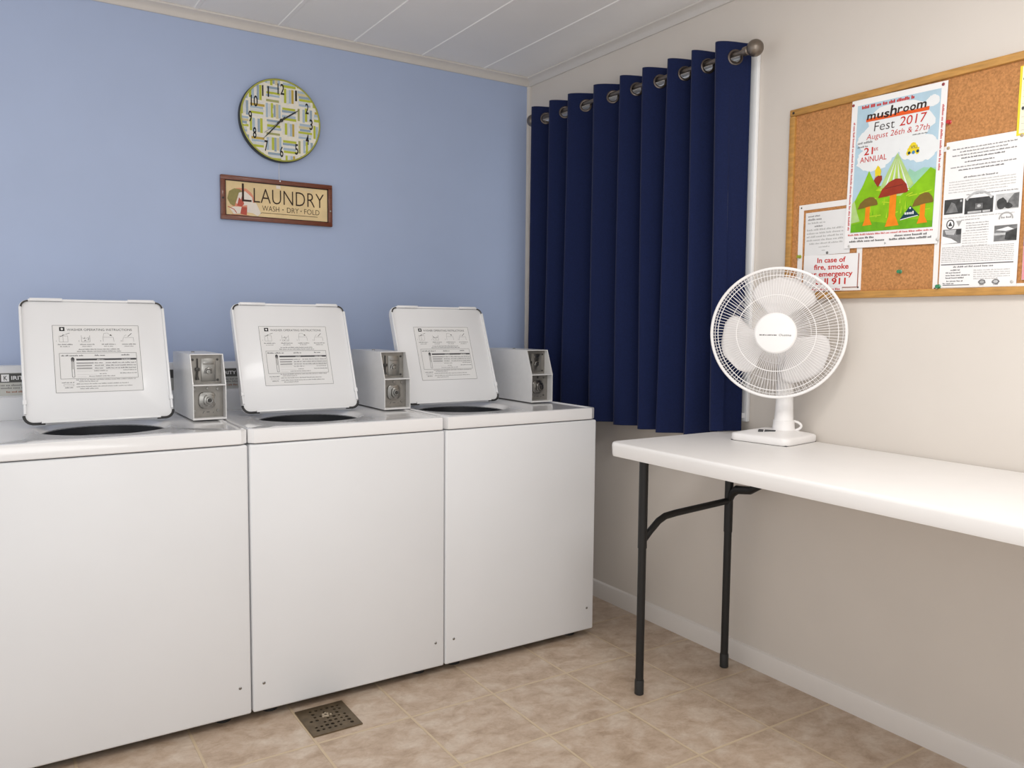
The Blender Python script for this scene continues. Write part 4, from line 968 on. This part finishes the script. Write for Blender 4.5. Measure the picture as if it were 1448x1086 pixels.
A.micro(-.065, .045, -.1475, .0045, DGREY, 1)
for k, (x1_, m) in enumerate(((-.045, DGREY), (-.04, DGREY), (-.018, INK), (-.032, INK))): A.micro(-.085 if k else -.072, x1_, -.156 - k * .0072, .0038, m, 1)
A.micro(-.082, -.035, -.1865, .0038, INK, 1); A.micro(-.092, -.06, -.193, .0038, INK, 1); A.line([(-.092, -.1958), (-.018, -.1958)], .0018, DGREY, 1)
for k in range(5): A.micro(-.008, .088 - .03 * (k == 4), -.158 - k * .0058, .003, LGREY, 1)
for q in (.016, .052): A.disc(q, -.189, .010, .0075, PH2, 1, 14, .12); A.disc(q, -.189, .006, .004, PH3, 2, 10); A.line([(q - .006, -.197), (q + .006, -.197)], .002, LGREY, 1)
A.build('notice_print', p)
# yellow folder with a ruled page
o, A, p = sheet('yellow_folder', -2.418, 1.829, .216, .178, .0040, 'yellow folder holding a cream page at the upper right of the board', 'folder', m=flatmat('folder_yellow', (232, 212, 60), noise=.04), rot=math.radians(.6))
A.rect(-.102, -.084, .104, .0865, flatmat('cream_page', (238, 234, 208), noise=.02), 1)
for k in range(9): A.line([(-.098, .06 - k * .017), (.1, .06 - k * .017)], .0008, LGREY, 2)
for k in (-.02, .055): A.disc(-.0955, k, .0035, .0045, DGREY, 3, 12)
A.build('folder_page', p)
o, A, p = sheet('flyer', -2.432, 1.443, .180, .155, .0040, 'pink and purple flyer at the lower right of the board', 'flyer')
A.rect(-.0895, .01, .0895, .077, flatmat('flyer_purple', (140, 70, 120), noise=.1), 1); A.rect(-.0895, -.077, .0895, .01, flatmat('flyer_pink', (222, 150, 160), noise=.1), 1); A.build('flyer_print', p)

# push pins
PINC = {'red': (190, 42, 44), 'green': (44, 128, 84), 'lime': (150, 160, 40), 'tan': (176, 158, 128), 'clear': (196, 194, 190), 'maroon': (140, 50, 56), 'grey': (110, 108, 106)}
def pin(y_, z_, colr, lift, label, big=True):
    o = empty('push_pin', (-.009 - lift, y_, z_)); k = 1.0 if big else .62; m = mat('pin_' + colr, PINC[colr], .3, noise=.02, coat=.3)
    M_ = MB
    if big:
        bm = nb(); lathe(bm, [(0, 0), (.0058, 0), (.0060, .0012), (.0034, .0028), (.0034, .0085), (.0052, .0098), (.0054, .0112), (.0046, .0124), (0, .0126)], 20, M_); obj('pin_head', bm, m, o)
        bm = nb(); tube(bm, [(0, 0, -.0012), (0, 0, .001)], .0006, 6, M=M_); obj('pin_point', bm, CHROME, o)
    else:
        bm = nb(); lathe(bm, [(0, 0), (.0044, 0), (.0044, .0008), (.003, .0018), (0, .0023)], 16, M_); obj('pin_head', bm, m, o)
    tag(o, label, 'push pin', 'pins on the cork board')
pin(-2.128, 1.813, 'red', 0, 'red push pin in bare cork right of the poster')
pin(-2.001, 1.403, 'green', 0, 'green push pin in bare cork below the poster')
pin(-2.122, 1.355, 'green', .0036, 'green push pin at the bottom left corner of the long notice')
pin(-1.645, 1.469, 'lime', .0017, 'lime push pin on the left border of the white frame')
pin(-1.826, 1.922, 'maroon', .0057, 'small dark red tack at the top left corner of the poster', False)
pin(-2.108, 1.921, 'maroon', .0057, 'small dark red tack at the top right corner of the poster', False)
pin(-1.830, 1.490, 'clear', .0057, 'small clear tack at the bottom left corner of the poster', False)
pin(-2.112, 1.489, 'clear', .0057, 'small clear tack at the bottom right corner of the poster', False)
pin(-2.130, 1.741, 'tan', .0037, 'tan tack at the top left corner of the long notice', False)
pin(-2.323, 1.741, 'tan', .0037, 'tan tack at the top right corner of the long notice', False)
pin(-2.318, 1.362, 'clear', .0037, 'pale tack at the bottom right corner of the long notice', False)
pin(-1.7495, 1.4755, 'grey', .0027, 'small grey tack joining the small notice to the emergency sign', False)

# ------------------------------------------------------------------ light
W = bpy.data.worlds.new('daylight'); SC.world = W; W.use_nodes = True
bg = W.node_tree.nodes['Background']; bg.inputs['Color'].default_value = (1.0, 1.0, 1.0, 1); bg.inputs['Strength'].default_value = 1.08
def area(name, loc, rot, sx, sy, power, col=(1, .99, .975)):
    l = bpy.data.lights.new(name, 'AREA'); l.shape = 'RECTANGLE'; l.size = sx; l.size_y = sy; l.energy = power; l.color = col
    o = bpy.data.objects.new(name, l); COL.objects.link(o); o.location = loc; o.rotation_euler = rot; return o
area('ceiling_lamp', (-1.2, -2.7, 2.40), (0, 0, 0), .6, .6, 23)
area('ceiling_fill', (-2.3, -3.75, 1.2), (math.radians(180 - 30), 0, math.radians(-28)), 1.2, 1.2, 15, (1, .995, .99))  # unseen fill light added behind the camera to brighten the ceiling
SC.view_settings.view_transform = 'Standard'; SC.view_settings.look = 'None'; SC.view_settings.gamma = 1.0; SC.view_settings.exposure = -0.03
